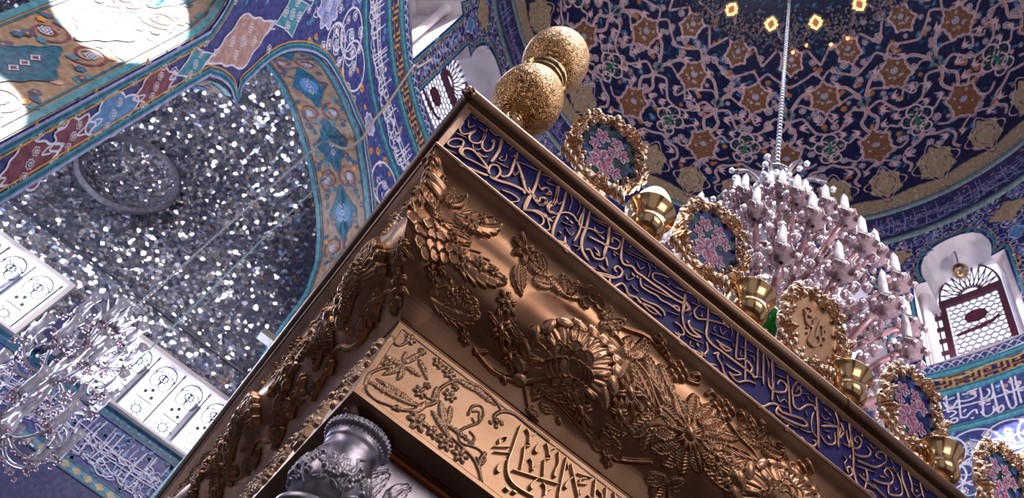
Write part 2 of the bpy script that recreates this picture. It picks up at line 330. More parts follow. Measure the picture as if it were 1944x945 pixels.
DATA = json.loads('''{"FRIEZE":[[0.007,9,1765,-5,1735,-22,1726,-25,1743,-13,1773,2,1781,7,1761,10,1734,27,1729,59,1742,85,1750,94,1753],[0.009,94,1753,64,1769,32,1776,15,1757,16,1736,33,1728],[0.007,-26,1852,-27,1822,-14,1805,-1,1820,9,1862],[0.008,9,1862,5,1821,16,1803,35,1820,38,1856,32,1881],[0.008,32,1881,39,1842,48,1815,63,1814,70,1841,62,1878,58,1862],[0.01,76,1907,86,1864,88,1819,87,1787],[0.005,-20,1875,-9,1849,2,1880],[0.004,-2,1905,29,1923],[0.005,10,1881,30,1886,30,1903],[0.005,36,1905,55,1903,68,1916],[0.003,-20,1901,-10,1899,-12,1919],[0.005,-24,1789,3,1803],[0.004,-25,1701,9,1718],[0.008,8,1700,24,1704],[0.009,28,1687,57,1706,88,1722,101,1732],[0.008,104,1744,95,1746,92,1775,107,1793,121,1776,118,1742,104,1733],[0.01,105,1731,130,1744,163,1768,193,1780,201,1770],[0.007,103,1706,120,1694,147,1697,173,1697],[0.009,130,1906,138,1846,143,1799,137,1776,125,1767],[0.004,123,1864,132,1901],[0.01,142,1867,171,1831,197,1793,216,1790,244,1784],[0.005,143,1869,173,1888,204,1902],[0.01,205,1911,215,1832,218,1758,221,1713],[0.009,221,1713,252,1747,277,1751,298,1754],[0.008,222,1798,247,1775,261,1799,254,1819,242,1803,244,1784],[0.007,148,1719,175,1735,198,1731,177,1696,159,1699],[0.004,25,1797,37,1783,49,1808],[0.007,47,1782,63,1783,74,1799],[0.005,98,1803,132,1817],[0.004,109,1866,114,1835,100,1821,104,1844],[0.004,93,1908,109,1915,108,1881],[0.004,145,1817,156,1810,159,1838],[0.006,170,1822,188,1818],[0.004,234,1881,267,1897],[0.004,211,1895,241,1914,236,1888],[0.005,222,1849,235,1837,244,1864,262,1851,246,1830],[0.009,266,1757,280,1758],[0.01,267,1904,281,1833,272,1793,280,1782,303,1798],[0.009,213,1774,218,1711],[0.008,202,1807,219,1788,242,1776,257,1785,258,1815,245,1808],[0.007,219,1709,244,1736,268,1741,278,1726,271,1701,237,1696],[0.006,271,1701,291,1704,300,1720,283,1749,278,1754],[0.01,271,1908,278,1855,279,1807],[0.008,272,1828,268,1794,280,1780,300,1797,320,1829,339,1839,358,1827],[0.009,295,1909,304,1834,306,1756,312,1709,325,1697,349,1711,369,1703,363,1690,353,1705,344,1738],[0.008,358,1905,368,1846,373,1789,370,1744],[0.01,377,1908,385,1838,387,1779,399,1738,426,1718],[0.007,360,1884,362,1827,378,1824,405,1847,424,1847,444,1843],[0.008,401,1807,435,1821,469,1834,488,1851,488,1885,465,1880,468,1855],[0.008,446,1910,457,1853,459,1800,458,1777],[0.008,407,1748,418,1761,436,1746,455,1758,465,1779,479,1753],[0.005,411,1854,426,1855,436,1873],[0.006,405,1863,416,1849,443,1847],[0.003,390,1889,434,1912],[0.003,395,1884,442,1904],[0.005,220,1850,231,1840,240,1858,254,1860,251,1836],[0.003,237,1879,265,1896],[0.003,281,1846,292,1836,297,1855],[0.004,310,1911,321,1888,324,1842],[0.003,336,1914,348,1893,348,1850],[0.004,320,1780,349,1794],[0.008,322,1811,334,1808],[0.008,338,1808,350,1807],[0.004,335,1770,356,1758,361,1780],[0.007,323,1738,334,1736],[0.004,372,1728,391,1740,386,1718],[0.008,426,1783,441,1784],[0.007,435,1766,449,1767],[0.008,455,1731,484,1733],[0.003,428,1699,459,1715],[0.004,478,1828,497,1829],[0.007,266,1758,278,1754],[0.003,291,1759,298,1780],[0.007,441,1690,480,1719,512,1739],[0.008,444,1906,453,1854,455,1817,457,1781],[0.009,493,1914,499,1864,507,1823,521,1812,544,1828,561,1821,583,1825,613,1827,647,1833,689,1837,726,1851],[0.008,437,1694,470,1706,501,1726,520,1753,521,1780,505,1785,499,1765,509,1761],[0.008,495,1720,501,1697,514,1701,529,1732,543,1733,558,1715,582,1726,594,1720,632,1736,663,1732],[0.007,575,1810,584,1784,607,1784,635,1794,651,1791,673,1799,695,1803,710,1804,704,1818,687,1804],[0.005,589,1795,632,1811,675,1827],[0.007,658,1903,632,1891,609,1870,613,1848,647,1854,685,1859,720,1865,742,1848,727,1821],[0.008,719,1894,723,1843,723,1795],[0.007,591,1736,615,1743,643,1757,665,1756,672,1741],[0.006,590,1725,628,1717,649,1725],[0.008,434,1785,449,1771],[0.003,457,1899,492,1918],[0.005,481,1820,490,1814],[0.003,512,1876,596,1911],[0.003,509,1864,593,1896],[0.008,520,1833,532,1830],[0.003,516,1901,523,1904,516,1890],[0.004,552,1860,567,1844,578,1867],[0.004,585,1892,597,1868,596,1834],[0.008,548,1803,559,1797],[0.008,562,1806,572,1804],[0.004,533,1778,543,1764,560,1793],[0.004,556,1758,569,1752,583,1753],[0.008,462,1734,484,1733],[0.004,606,1900,611,1895],[0.003,641,1885,665,1885,656,1869],[0.003,672,1887,685,1885,749,1923],[0.003,731,1872,755,1882],[0.007,635,1835,643,1834],[0.003,522,1700,571,1709],[0.003,678,1770,713,1787],[0.008,716,1891,720,1832,725,1788,739,1759,763,1754,791,1773,768,1773,747,1785,748,1802],[0.008,721,1859,737,1845,729,1822],[0.007,703,1750,725,1753,739,1735,724,1715,709,1714],[0.008,723,1723,731,1694,757,1697,785,1707,814,1717,795,1720],[0.007,810,1773,818,1743,807,1714,801,1700,824,1699,852,1717],[0.008,765,1885,756,1850,770,1835,799,1859,832,1883,866,1903,874,1902,849,1907],[0.009,798,1910,804,1845,807,1798,828,1782,859,1784,890,1786,937,1790,969,1792,977,1786,988,1801],[0.004,755,1780,799,1796],[0.004,819,1821,891,1854],[0.008,837,1809,864,1812,891,1820,877,1801,849,1803],[0.008,906,1914,908,1851,912,1803,942,1827,967,1818,961,1785],[0.008,935,1913,941,1836,945,1792,947,1744],[0.008,980,1913,984,1853,986,1799],[0.008,1001,1913,1005,1849,1009,1786],[0.009,1034,1916,1041,1856,1039,1814],[0.007,837,1748,853,1769,852,1749,869,1733,879,1712,903,1699],[0.007,879,1748,902,1751,932,1758,911,1733,896,1728,924,1719,949,1746,971,1762,986,1765],[0.003,686,1890,750,1917],[0.003,729,1871,793,1900],[0.004,757,1914,769,1895],[0.004,805,1902,840,1918],[0.003,750,1839,742,1815],[0.004,777,1872,783,1858,772,1852],[0.003,830,1862,825,1841,836,1843],[0.004,845,1872,855,1852,868,1881],[0.004,877,1915,887,1899,886,1868],[0.003,892,1850,901,1839],[0.003,745,1734,801,1755],[0.003,763,1730,762,1711,776,1716],[0.008,781,1739,791,1733],[0.004,917,1860,970,1883],[0.003,924,1848,922,1826,933,1833],[0.004,952,1855,967,1861,973,1847],[0.004,1010,1907,1023,1886,1021,1851],[0.003,865,1771,874,1761],[0.004,846,1703,861,1708],[0.004,984,1793,1003,1811],[0.003,1026,1832,1024,1802],[0.009,998,1688,1020,1712,1038,1737,1061,1753,1077,1741,1104,1753,1152,1777,1168,1770,1152,1752,1113,1734,1074,1722,1058,1725,1068,1755],[0.009,1033,1911,1040,1851,1043,1790,1041,1752],[0.008,1025,1828,1030,1801,1051,1797,1086,1829,1089,1859,1068,1859,1057,1830],[0.008,1091,1904,1099,1850,1103,1791,1108,1760],[0.008,1129,1911,1113,1872,1114,1841,1138,1863,1142,1890,1125,1884],[0.009,1114,1841,1119,1805,1139,1805,1167,1848,1192,1866,1200,1851],[0.007,1142,1904,1122,1862],[0.011,1201,1911,1205,1854,1208,1796,1208,1718],[0.006,1192,1843,1184,1810,1184,1766,1204,1750],[0.009,1217,1808,1259,1844,1293,1865,1283,1817,1281,1780],[0.009,1273,1915,1285,1880,1279,1818],[0.008,1101,1712,1094,1689,1121,1704,1133,1694,1152,1706,1164,1700,1192,1711,1200,1734,1188,1728],[0.005,1140,1733,1168,1744,1188,1761],[0.004,1082,1712,1136,1730],[0.007,1216,1773,1240,1760,1269,1788,1267,1829],[0.009,1241,1794,1253,1787],[0.008,1294,1888,1305,1862,1287,1820],[0.009,1329,1919,1331,1857,1320,1812],[0.004,1048,1901,1083,1915],[0.003,1047,1865,1090,1886],[0.004,1017,1901,1023,1868],[0.005,1057,1789,1068,1772,1083,1795,1095,1792],[0.004,1064,1756,1099,1774],[0.003,1142,1874,1175,1899],[0.004,1167,1885,1176,1874,1192,1884],[0.004,1151,1861,1151,1847],[0.003,1216,1903,1239,1917],[0.007,1230,1891,1243,1888],[0.007,1247,1888,1258,1883],[0.005,1217,1857,1234,1849,1251,1873],[0.004,1223,1831,1267,1856],[0.004,1264,1880,1268,1865],[0.003,1290,1903,1321,1916],[0.008,1020,1700,1055,1705],[0.008,1066,1719,1089,1723],[0.004,1229,1801,1254,1818],[0.004,1159,1819,1168,1804],[0.009,1325,1913,1334,1861,1338,1806,1335,1748,1344,1709,1365,1701,1398,1713,1416,1708],[0.008,1315,1877,1318,1847,1332,1828,1359,1843,1373,1882,1358,1889,1346,1867,1357,1860],[0.005,1297,1810,1328,1821],[0.008,1338,1806,1365,1817,1397,1844,1407,1871,1392,1878],[0.008,1348,1789,1387,1805,1426,1826,1462,1873,1469,1906,1445,1902,1427,1872,1446,1872],[0.005,1340,1763,1421,1802],[0.009,1353,1741,1382,1739,1411,1737],[0.008,1382,1786,1387,1754,1373,1707],[0.008,1406,1765,1445,1782,1482,1811,1490,1847,1472,1859,1457,1832,1472,1825],[0.008,1470,1801,1466,1766,1481,1767,1519,1799,1521,1849,1508,1868],[0.009,1405,1750,1437,1740,1456,1738],[0.01,1532,1911,1530,1864,1545,1823,1547,1808],[0.009,1557,1915,1567,1878,1566,1840],[0.008,1604,1911,1610,1874,1612,1859],[0.006,1560,1854,1578,1838,1606,1871],[0.009,1582,1867,1589,1861],[0.008,1293,1700,1315,1703,1330,1726,1324,1743,1312,1730,1315,1714],[0.004,1296,1764,1310,1761,1302,1739,1308,1719],[0.003,1326,1789,1322,1774,1333,1780],[0.004,1406,1901,1417,1891,1434,1909],[0.005,1408,1833,1417,1844],[0.007,1435,1800,1460,1815],[0.004,1488,1907,1495,1893],[0.004,1494,1888,1500,1870,1516,1875],[0.003,1489,1801,1501,1807,1491,1793],[0.003,1567,1878,1597,1890],[0.004,1580,1915,1601,1920],[0.007,1369,1757,1375,1754],[0.007,1375,1912,1379,1903],[0.004,1456,1853,1510,1885],[0.004,1619,1907,1634,1900]],"PANEL":[[0.006,489,1302,490,1268,492,1228,493,1193,503,1166,520,1154,547,1154,575,1159],[0.0035,504,1303,516,1293,520,1276],[0.0036,529,1308,521,1294,520,1276],[0.003,515,1258,527,1268,519,1273],[0.0035,515,1256,522,1227,526,1197],[0.0036,550,1303,542,1281,541,1266,548,1265,552,1274],[0.0036,560,1304,570,1293,576,1281],[0.0036,586,1310,575,1297,574,1280],[0.003,570,1264,582,1276,576,1281],[0.0035,569,1262,575,1240,580,1221],[0.0041,595,1307,604,1281,602,1252,605,1241,610,1243],[0.0048,510,1183,619,1229],[0.0035,536,1238,545,1232,552,1216,556,1231,563,1243],[0.0034,486,1194,477,1171,477,1157,482,1154,487,1162],[0.0034,459,1218,456,1229,462,1241,471,1247,469,1236],[0.0031,450,1202,484,1229],[0.0034,456,1192,488,1214],[0.0086,508,1133,519,1131],[0.0086,526,1137,536,1138],[0.0057,618,1309,623,1258,629,1200],[0.0026,618,1309,630,1281],[0.0051,634,1301,655,1267,674,1235],[0.0036,647,1271,638,1250,636,1236,641,1234,646,1244],[0.0031,655,1289,693,1306],[0.0036,670,1267,666,1278,673,1288,680,1292],[0.0031,661,1264,687,1281],[0.0034,569,1204,560,1183,561,1174,567,1173],[0.0035,584,1205,594,1197,597,1180],[0.0035,608,1207,599,1195,598,1181],[0.0057,703,1309,706,1288,712,1259],[0.0031,678,1262,673,1249,678,1243],[0.0053,734,1310,739,1280,736,1252],[0.0053,757,1314,766,1288,765,1268],[0.0036,714,1287,729,1282,730,1266],[0.0042,771,1308,783,1301,783,1275],[0.0036,694,1255,707,1255,719,1268]],"BAND":[[0.012,2181,8790,2205,8490],[0.012,2127,8780,2151,8430],[0.012,2024,8800,2045,8490],[0.013,1852,8790,1870,8530,1885,8340],[0.013,1538,8770,1546,8550,1577,8300],[0.013,1366,8770,1376,8270],[0.013,1231,8770,1223,8490,1202,8280,1120,8300],[0.013,1096,8770,1103,8550,1122,8290],[0.013,1034,8760,1046,8570,1050,8300],[0.012,2227,8530,1921,8540,1496,8530,958,8530],[0.012,2079,8680,2040,8580,1951,8570,1882,8660],[0.012,2053,8490,1982,8500,1936,8450,2032,8400],[0.012,2150,8320,2084,8300,1985,8370,1935,8350,1962,8300,2136,8300],[0.012,1881,8360,1815,8340,1774,8370,1713,8410,1660,8420,1655,8350],[0.012,1598,8370,1549,8270,1440,8300,1419,8400],[0.012,1376,8270,1303,8290,1302,8370,1363,8330],[0.012,1852,8630,1729,8610,1617,8640,1642,8700],[0.012,1575,8580,1488,8570,1421,8640,1442,8710],[0.01,1406,8540,1372,8620],[0.012,1216,8600,1129,8520,1004,8590],[0.012,1044,8500,968,8490],[0.01,1723,8750,1576,8760],[0.01,2003,8700,1909,8720],[0.01,1799,8730,1708,8730],[0.009,1321,8690,1268,8690],[0.01,2142,8500,2117,8420],[0.01,1513,8450,1443,8450],[0.009,1752,8300,1708,8300],[0.009,2072,8720,2044,8760],[0.009,1834,8430,1791,8470]],"RELIEF":[["B",-47,8,9.0],["B",-19,19,8.9],["B",6,32,8.8],["B",-34,26,8.9],["B",-3,44,8.8],["B",-20,27,8.9],["B",-15,65,18.9],["B",-9,100,11.2],["B",20,93,24.9],["B",21,119,19.8],["L",-21,100,64,189,16.3],["L",6,122,12,188,11.1],["L",38,113,27,45,11.1],["L",48,112,59,56,11.1],["L",57,111,99,48,11.2],["S",84,128,206,52,32.0],["S",100,220,266,195,35.8],["S",64,330,209,295,30.7],["S",40,192,150,166,24.0],["S",6,206,-222,31,19.1],["F",124,111,19,6],["F",147,81,11,5],["F",64,181,12,5],["F",102,187,13,5],["F",137,223,23,8],["F",187,205,16,6],["F",222,196,12,5],["F",69,292,15,6],["F",92,270,11,5],["F",126,296,20,6],["F",160,281,12,5],["F",256,196,7,5],["F",-29,349,31,8],["F",-7,285,20,6],["F",-20,301,12,5],["K",12,225,13.1,100],["K",36,213,13.1,100],["K",27,237,13.0,100],["K",51,226,13.1,100],["K",74,215,13.1,100],["K",30,255,13.0,100],["K",54,245,13.0,100],["K",79,234,13.1,100],["K",103,223,13.1,100],["K",43,266,13.0,100],["K",68,256,13.0,100],["K",93,246,13.1,100],["K",117,235,13.1,100],["F",277,72,30,6],["L",277,120,310,200,17.5],["L",294,88,356,86,16.4],["L",341,84,313,48,15.2],["L",323,135,374,100,14.9],["L",356,86,416,102,12.7],["L",415,95,395,51,15.3],["L",422,97,447,42,15.3],["C",4.1,343,90,387,97,416,102,453,79,499,57],["N",456,274,61,150,-185,40,13],["K",393,261,15.8,-60],["K",425,252,15.8,-60],["K",457,242,15.9,-60],["K",405,275,15.8,-60],["K",437,266,15.8,-60],["K",469,257,15.9,-60],["K",501,248,16.0,-60],["K",416,289,15.8,-60],["K",448,280,15.9,-60],["K",480,272,15.9,-60],["K",513,263,16.0,-60],["K",426,303,15.8,-60],["K",459,295,15.9,-60],["K",491,286,16.0,-60],["L",387,348,559,262,14.6],["L",309,274,382,340,18.0],["C",4.8,378,271,385,309,387,348,459,306,515,276,560,272],["C",4.8,298,280,334,278,360,296,378,342],["F",266,293,30,6],["F",276,240,23,7],["F",296,329,25,6],["F",353,312,13,5],["F",501,326,32,7],["F",463,316,13,5],["K",455,67,16.8,-90],["K",488,48,16.9,-90],["K",511,54,15.6,-90],["K",471,78,12.9,-90],["L",522,107,599,42,12.8],["L",520,82,554,40,11.6],["L",541,75,582,102,11.7],["C",4.1,504,64,575,68,663,44,718,51,755,61],["C",4.2,562,91,632,127,680,144,714,186,745,216],["L",602,113,620,68,15.5],["L",625,134,663,44,15.5],["L",625,134,680,41,11.6],["L",617,141,597,90,11.6],["B",736,47,8.0],["B",792,54,10.8],["B",782,73,10.8],["B",760,87,10.7],["B",747,79,10.7],["B",757,59,10.8],["B",780,47,10.8],["B",769,66,12.1],["C",3.4,802,67,837,54,841,35,818,46],["F",639,227,35,8],["F",615,279,26,7],["B",650,288,6.3],["B",660,277,6.3],["B",670,266,6.3],["B",680,254,6.3],["B",690,242,6.3],["B",699,230,6.4],["B",658,289,6.3],["B",669,278,6.3],["B",679,267,6.3],["B",689,255,6.3],["B",699,243,6.3],["L",575,311,650,298,11.2],["L",650,298,720,224,15.1],["C",4.2,196,366,246,378,308,367,370,341,427,344],["B",282,378,9.6],["C",3.1,196,372,229,352],["C",3.7,435,345,503,359,545,364,604,367,719,319],["K",553,365,13.7,-100],["K",577,346,16.3,-100],["K",602,342,16.3,-100],["K",611,353,15.1,-100],["K",586,362,12.6,-100],["L",527,352,546,369,8.7],["B",443,376,7.4],["L",386,375,429,359,9.7],["C",3.1,339,361,352,388,363,404],["L",868,190,942,150,22.5],["L",860,213,921,217,22.3],["L",842,234,871,269,22.2],["L",818,247,808,302,22.1],["L",796,252,750,312,22.0],["L",782,246,713,297,21.9],["L",778,232,705,261,21.9],["L",786,211,725,207,22.0],["L",803,188,768,139,22.2],["L",825,170,827,84,22.4],["L",847,164,888,70,22.6],["L",863,171,930,90,22.6],["F",823,212,40,12],["L",704,360,762,325,11.5],["L",771,339,822,305,10.4],["C",3.9,762,327,771,339,773,362],["B",890,75,11.0],["B",912,57,11.0],["B",935,51,11.1],["B",904,81,11.0],["B",927,69,11.1],["B",949,55,11.1],["B",915,93,11.0],["B",937,79,11.1],["C",4.1,866,63,883,48,902,56],["L",979,78,1033,54,16.7],["L",989,94,978,71,12.5],["L",1035,79,1070,31,18.3],["L",1045,88,1119,65,19.8],["L",1062,52,1051,23,14.2],["L",1109,52,1128,48,12.9],["C",4.1,923,83,972,106,1020,123,1040,153],["F",1015,58,20,5],["B",986,49,12.6],["F",911,216,25,6],["F",970,227,40,9],["B",889,216,7.9],["B",903,211,8.0],["B",918,206,8.0],["B",890,226,7.9],["B",904,221,7.9],["B",919,217,8.0],["B",891,235,7.9],["B",905,231,7.9],["B",920,227,8.0],["B",913,239,7.9],["B",926,232,8.0],["B",938,225,8.0],["B",914,248,7.9],["B",927,242,8.0],["B",939,235,8.0],["B",915,257,7.9],["N",1107,207,44,109,-190,60,11],["B",1094,118,14.2],["B",1118,106,14.3],["B",1142,94,14.4],["B",1166,74,14.5],["B",1190,58,14.6],["B",1215,42,14.7],["C",4.3,1129,54,1119,53,1138,61],["F",1189,192,37,7],["F",1301,173,35,7],["F",1030,264,24,6],["L",630,147,724,222,20.6],["L",663,86,761,192,18.5],["L",710,80,774,150,13.3],["L",891,203,1049,146,21.2],["L",871,250,1029,228,19.7],["L",894,156,977,116,13.4],["L",407,297,366,376,15.8],["L",566,336,630,335,15.0],["L",713,245,686,318,15.3],["L",320,281,279,262,12.0],["L",546,267,591,194,16.1],["L",974,93,1046,90,15.3],["L",760,328,724,391,16.8],["L",196,274,162,339,14.3],["L",146,328,94,339,11.9],["F",714,36,17,6],["F",961,230,21,7],["F",371,405,16,6],["F",586,377,15,6],["F",164,358,14,6],["F",1007,49,15,5]],"PREL":[["F",180,1306,15,5],["F",216,1299,10,5],["F",260,1301,15,5],["F",291,1297,17,6],["F",282,1136,25,6],["F",320,1137,16,5],["F",352,1134,20,6],["F",392,1133,20,6],["F",256,1202,16,6],["F",316,1246,17,6],["F",263,1229,9,5],["F",318,1276,10,5],["F",169,1207,15,6],["L",198,1234,149,1223,6.3],["L",198,1234,171,1177,6.3],["L",197,1237,186,1270,5.3],["L",200,1229,203,1190,6.3],["L",203,1235,242,1237,5.3],["L",199,1243,219,1299,5.8],["L",269,1170,149,1140,8.2],["L",247,1169,163,1160,6.3],["L",280,1193,262,1138,6.3],["L",304,1215,346,1160,8.2],["L",297,1181,371,1143,6.3],["L",334,1175,412,1178,4.8],["L",346,1309,420,1305,6.3],["L",316,1295,383,1307,5.3],["L",218,1276,258,1241,5.3],["L",285,1245,288,1200,6.3],["L",329,1224,342,1169,5.8],["C",4.8,152,1135,163,1119,187,1115,223,1128,240,1137],["C",4.8,150,1128,147,1158,166,1197],["C",5.8,225,1124,258,1147,277,1177,296,1207,291,1244,316,1295,366,1320,416,1315,437,1302],["C",5.8,304,1215,317,1186,346,1160,383,1153,420,1146,443,1129,456,1113],["C",6.8,446,1278,426,1275,437,1302,464,1319,501,1319,564,1318],["C",3.9,371,1234,372,1261,389,1277,402,1261,397,1229,384,1232],["C",3.9,397,1229,373,1189,379,1162,400,1167,406,1192,392,1199],["C",3.9,400,1167,425,1175,445,1167,442,1146,428,1153],["C",4.8,134,1259,146,1279,158,1268,171,1277,180,1306],["C",3.9,251,1207,276,1202,298,1216],["C",6.8,456,1113,440,1138,437,1160,441,1177],["C",2.9,377,1249,390,1260,397,1243],["B",233,1131,7.7],["B",434,1269,7.7],["B",448,1273,4.8],["B",424,1256,4.8],["B",439,1256,4.8],["B",397,1250,3.9]]}''')
# ================================================================== the round chamber
def cp(u, v, h=0., R=R0):               # u in degrees, v height, h towards the axis
    a = rad(u); r = R - h
    return (CX + r * cos(a), CY + r * sin(a), v)
RM = R0 * pi / 180                      # metres per degree
def cm(u0, R=R0):                       # metres along the wall from azimuth u0 (u decreases to the right seen from inside)
    return lambda x, y, h: cp(u0 - x / (R * pi / 180), y, h, R)
HALF = [(20, ZF), (20, 1.), (20, 2.5), (20, 4.), (20, 5.2), (19.7, 5.34), (18.6, 5.48), (17.1, 5.59), (15.66, 5.65), (16.5, 5.78), (16.9, 5.95), (17.3, 6.13), (17.35, 6.4),
        (16.6, 6.68), (15.06, 6.98), (13.7, 7.15), (12.3, 7.29), (9.25, 7.47), (5.5, 7.63), (2.6, 7.70), (0, 7.77)]
ARCH = HALF + [(-a, z) for a, z in HALF[-2::-1]]
ZA, ZB_, ZC, ZS, ZD, ZE = 8.2, 8.84, 9.2, 9.42, 12.67, 13.58
AC = [-.5 + 45 * k for k in range(8)]
mb = MB()
for c in AC:
    n = len(ARCH); O = []
    for i, (a, z) in enumerate(ARCH):   # outer boundary of the cell facing each outline point
        t = i / (n - 1)
        if abs(a) > 14 and z < 5.3: O.append((22.5 if a > 0 else -22.5, z))
        elif i < n / 2:
            k = (i - 5) / (n / 2 - 5.5); k = min(max(k, 0), 1)
            O.append((22.5, 5.3 + (ZA - 5.3) * k * 2) if k < .5 else (22.5 * (1 - (k - .5) * 2), ZA))
        else:
            k = (n - 1 - i - 5) / (n / 2 - 5.5); k = min(max(k, 0), 1)
            O.append((-22.5, 5.3 + (ZA - 5.3) * k * 2) if k < .5 else (-22.5 * (1 - (k - .5) * 2), ZA))
    m = 8; V = []
    for i in range(n):
        for j in range(m + 1):
            t = j / m; V.append(cp(c + ARCH[i][0] * (1 - t) + O[i][0] * t, ARCH[i][1] * (1 - t) + O[i][1] * t))
    mb.add(V, grid_faces(n, m + 1), 0)
# bands, window zone, upper inscription zone
def ringwall(mb, z0, z1, m, nz=2, a0=0, a1=360, na=240, R=R0):
    V = [cp(a0 + (a1 - a0) * i / na, z0 + (z1 - z0) * j / nz, 0, R) for i in range(na + 1) for j in range(nz + 1)]
    mb.add(V, grid_faces(na + 1, nz + 1), m)
ringwall(mb, ZA, ZB_, 0); ringwall(mb, ZB_, ZC, 3); ringwall(mb, ZC, ZS, 0); ringwall(mb, ZD, ZE, 1)
# windows of the drum: square-shouldered opening with a round head
WC = [14.1, -7.9, 36.1, 58.1, 80.1, 102.1, 124.1, 146.1, 168.1, 190.1, -29.9, -51.9, -73.9, -95.9, -117.9, 212.0]
WH = 8.1
HW = [(WH, ZS), (WH, 10.1), (WH, 10.8), (WH, 11.28), (7.0, 11.28), (5.7, 11.27), (6.1, 11.4), (6.3, 11.55), (6.1, 11.72), (5.3, 11.93), (3.9, 12.07), (2.0, 12.15), (0, 12.17)]
WOUT = HW + [(-a, z) for a, z in HW[-2::-1]]
for c in WC:
    n = len(WOUT); O = []
    top = [11.0, 8.6, 5.7, 3.4, 1.7, .8]
    for i, (a, z) in enumerate(WOUT):
        j = i if i <= n // 2 else n - 1 - i; sg = 1 if i <= n // 2 else -1
        ob = [(11, ZS), (11, 10.1), (11, 10.8), (11, 11.3), (11, 11.7), (11, 12.1), (11, 12.45), (11, ZD), (8.5, ZD), (6.3, ZD), (4.3, ZD), (2.1, ZD), (0, ZD)][j]
        O.append((sg * ob[0], ob[1]))
    m = 5
    V = [cp(c + WOUT[i][0] * (1 - j / m) + O[i][0] * j / m, WOUT[i][1] * (1 - j / m) + O[i][1] * j / m) for i in range(n) for j in range(m + 1)]
    mb.add(V, grid_faces(n, m + 1), 1)
ringwall(mb, ZS, ZD, 1, 4, 223, 230.1, 8)
wall = mb.build('wall_drum', [T['ground'], T['dark'], T['white'], T['kgold']]); tag(wall, kind='structure')
# dome
nv, nu = 48, 180
def dp(az, el, h=0.):
    r = R0 - h; return (CX + r * cos(rad(el)) * cos(rad(az)), CY + r * cos(rad(el)) * sin(rad(az)), ZE + r * sin(rad(el)))
V = [dp(360 * i / nu, 90 * j / nv) for i in range(nu) for j in range(nv + 1)]
dome = mk('ceiling', V, grid_faces(nu, nv + 1, True), [T['domeg']], None, None, True); tag(dome, kind='structure')

# moulded turquoise rings between the bands
def ring(name, z, prof, m, R=R0, n=180):
    V = []; k = len(prof)
    for i in range(n):
        a = 360 * i / n
        for h, dz in prof: V.append(cp(a, z + dz, h, R))
    F = grid_faces(n, k, True)
    return tag(mk(name, V, F, m, None, None, True), kind='structure')
def halfround(w_, d, n=7): return [(-.005, -w_)] + [(d * sin(pi * i / (n - 1)), -w_ * cos(pi * i / (n - 1))) for i in range(n)] + [(-.005, w_)]
for i, (z, w_) in enumerate([(ZA, .055), (ZB_, .06), (ZC, .07), (ZD, .075), (ZE, .07)]):
    ring('trim_%d' % (i * 2 + 1), z, halfround(w_, .035), T['teal'] if i < 3 else T['grey'])
    ring('trim_%d' % (i * 2 + 2), z, [(.036, -.008), (.041, -.006), (.041, .006), (.036, .008)], T['tealD'])

def inside(poly, x, y):
    r = False; n = len(poly); j = n - 1
    for i in range(n):
        xi, yi = poly[i]; xj, yj = poly[j]
        if (yi > y) != (yj > y) and x < (xj - xi) * (y - yi) / (yj - yi) + xi: r = not r
        j = i
    return r
def near_arch(u, v, mg=1.2):
    c = min(AC, key=lambda c: abs(((u - c + 180) % 360) - 180)); d = ((u - c + 180) % 360) - 180
    for q in ((0, 0), (mg, 0), (-mg, 0), (0, mg * RM), (0, -mg * RM)):
        if inside(ARCH, d + q[0], v + q[1]): return True
    return False
def near_win(u, v, mg=.9):
    for c in WC:
        d = ((u - c + 180) % 360) - 180
        if abs(d) < 12:
            for q in ((0, 0), (mg, 0), (-mg, 0), (0, -mg * RM), (0, mg * RM)):
                if inside(WOUT, d + q[0], v + q[1]): return True
    return False
# painted tiles as inlay: (degrees, height) -> surface
DEG = 1 / RM
def wf(u, v, h): return cp(u * DEG, v, h)       # u in metres along the wall
cv = Canvas(wf, ['white', 'lav', 'teal', 'tealD', 'blue', 'maroon', 'pink', 'rose', 'orange', 'leaf', 'dark', 'ground', 'kgold', 'cream', 'green'])
VIS = [(84, 190), (-42, 30)]                     # the stretches of wall that can be seen
def scatter(z0, z1, a0, a1, n, near, r=(.05, .085)):
    placed = []
    for _ in range(n * 8):
        u = rng.uniform(a0, a1); v = rng.uniform(z0, z1)
        if near(u, v): continue
        if any(abs((u - pu) * RM) < .125 and abs(v - pv) < .125 for pu, pv in placed): continue
        placed.append((u, v))
        if len(placed) >= n: break
    return placed
BIG = [(156.41, 3.47, CART, .20, .17, 'maroon', 'white'), (156.5, 4.21, QUAT, .24, .20, 'blue', 'white'), (156.61, 3.84, STAR, .13, .16, 'maroon', 'white'), (156.77, 4.67, CART, .16, .15, 'maroon', 'pink'),
       (156.72, 5.14, DIAM, .15, .19, 'teal', 'white'), (156.15, 5.80, CART, .26, .40, 'rose', 'white'), (155.9, 6.62, DIAM, .22, .30, 'teal', 'white'), (154.13, 7.35, STAR, .24, .24, 'lav', 'white'),
       (156.4, 3.05, STAR, .14, .14, 'lav', 'white'), (156.4, 2.7, CART, .18, .16, 'teal', 'white'), (134.5, 7.98, STAR, .14, .10, 'lav', 'white'), (-.5, 7.98, STAR, .14, .10, 'lav', 'white')]
done = []
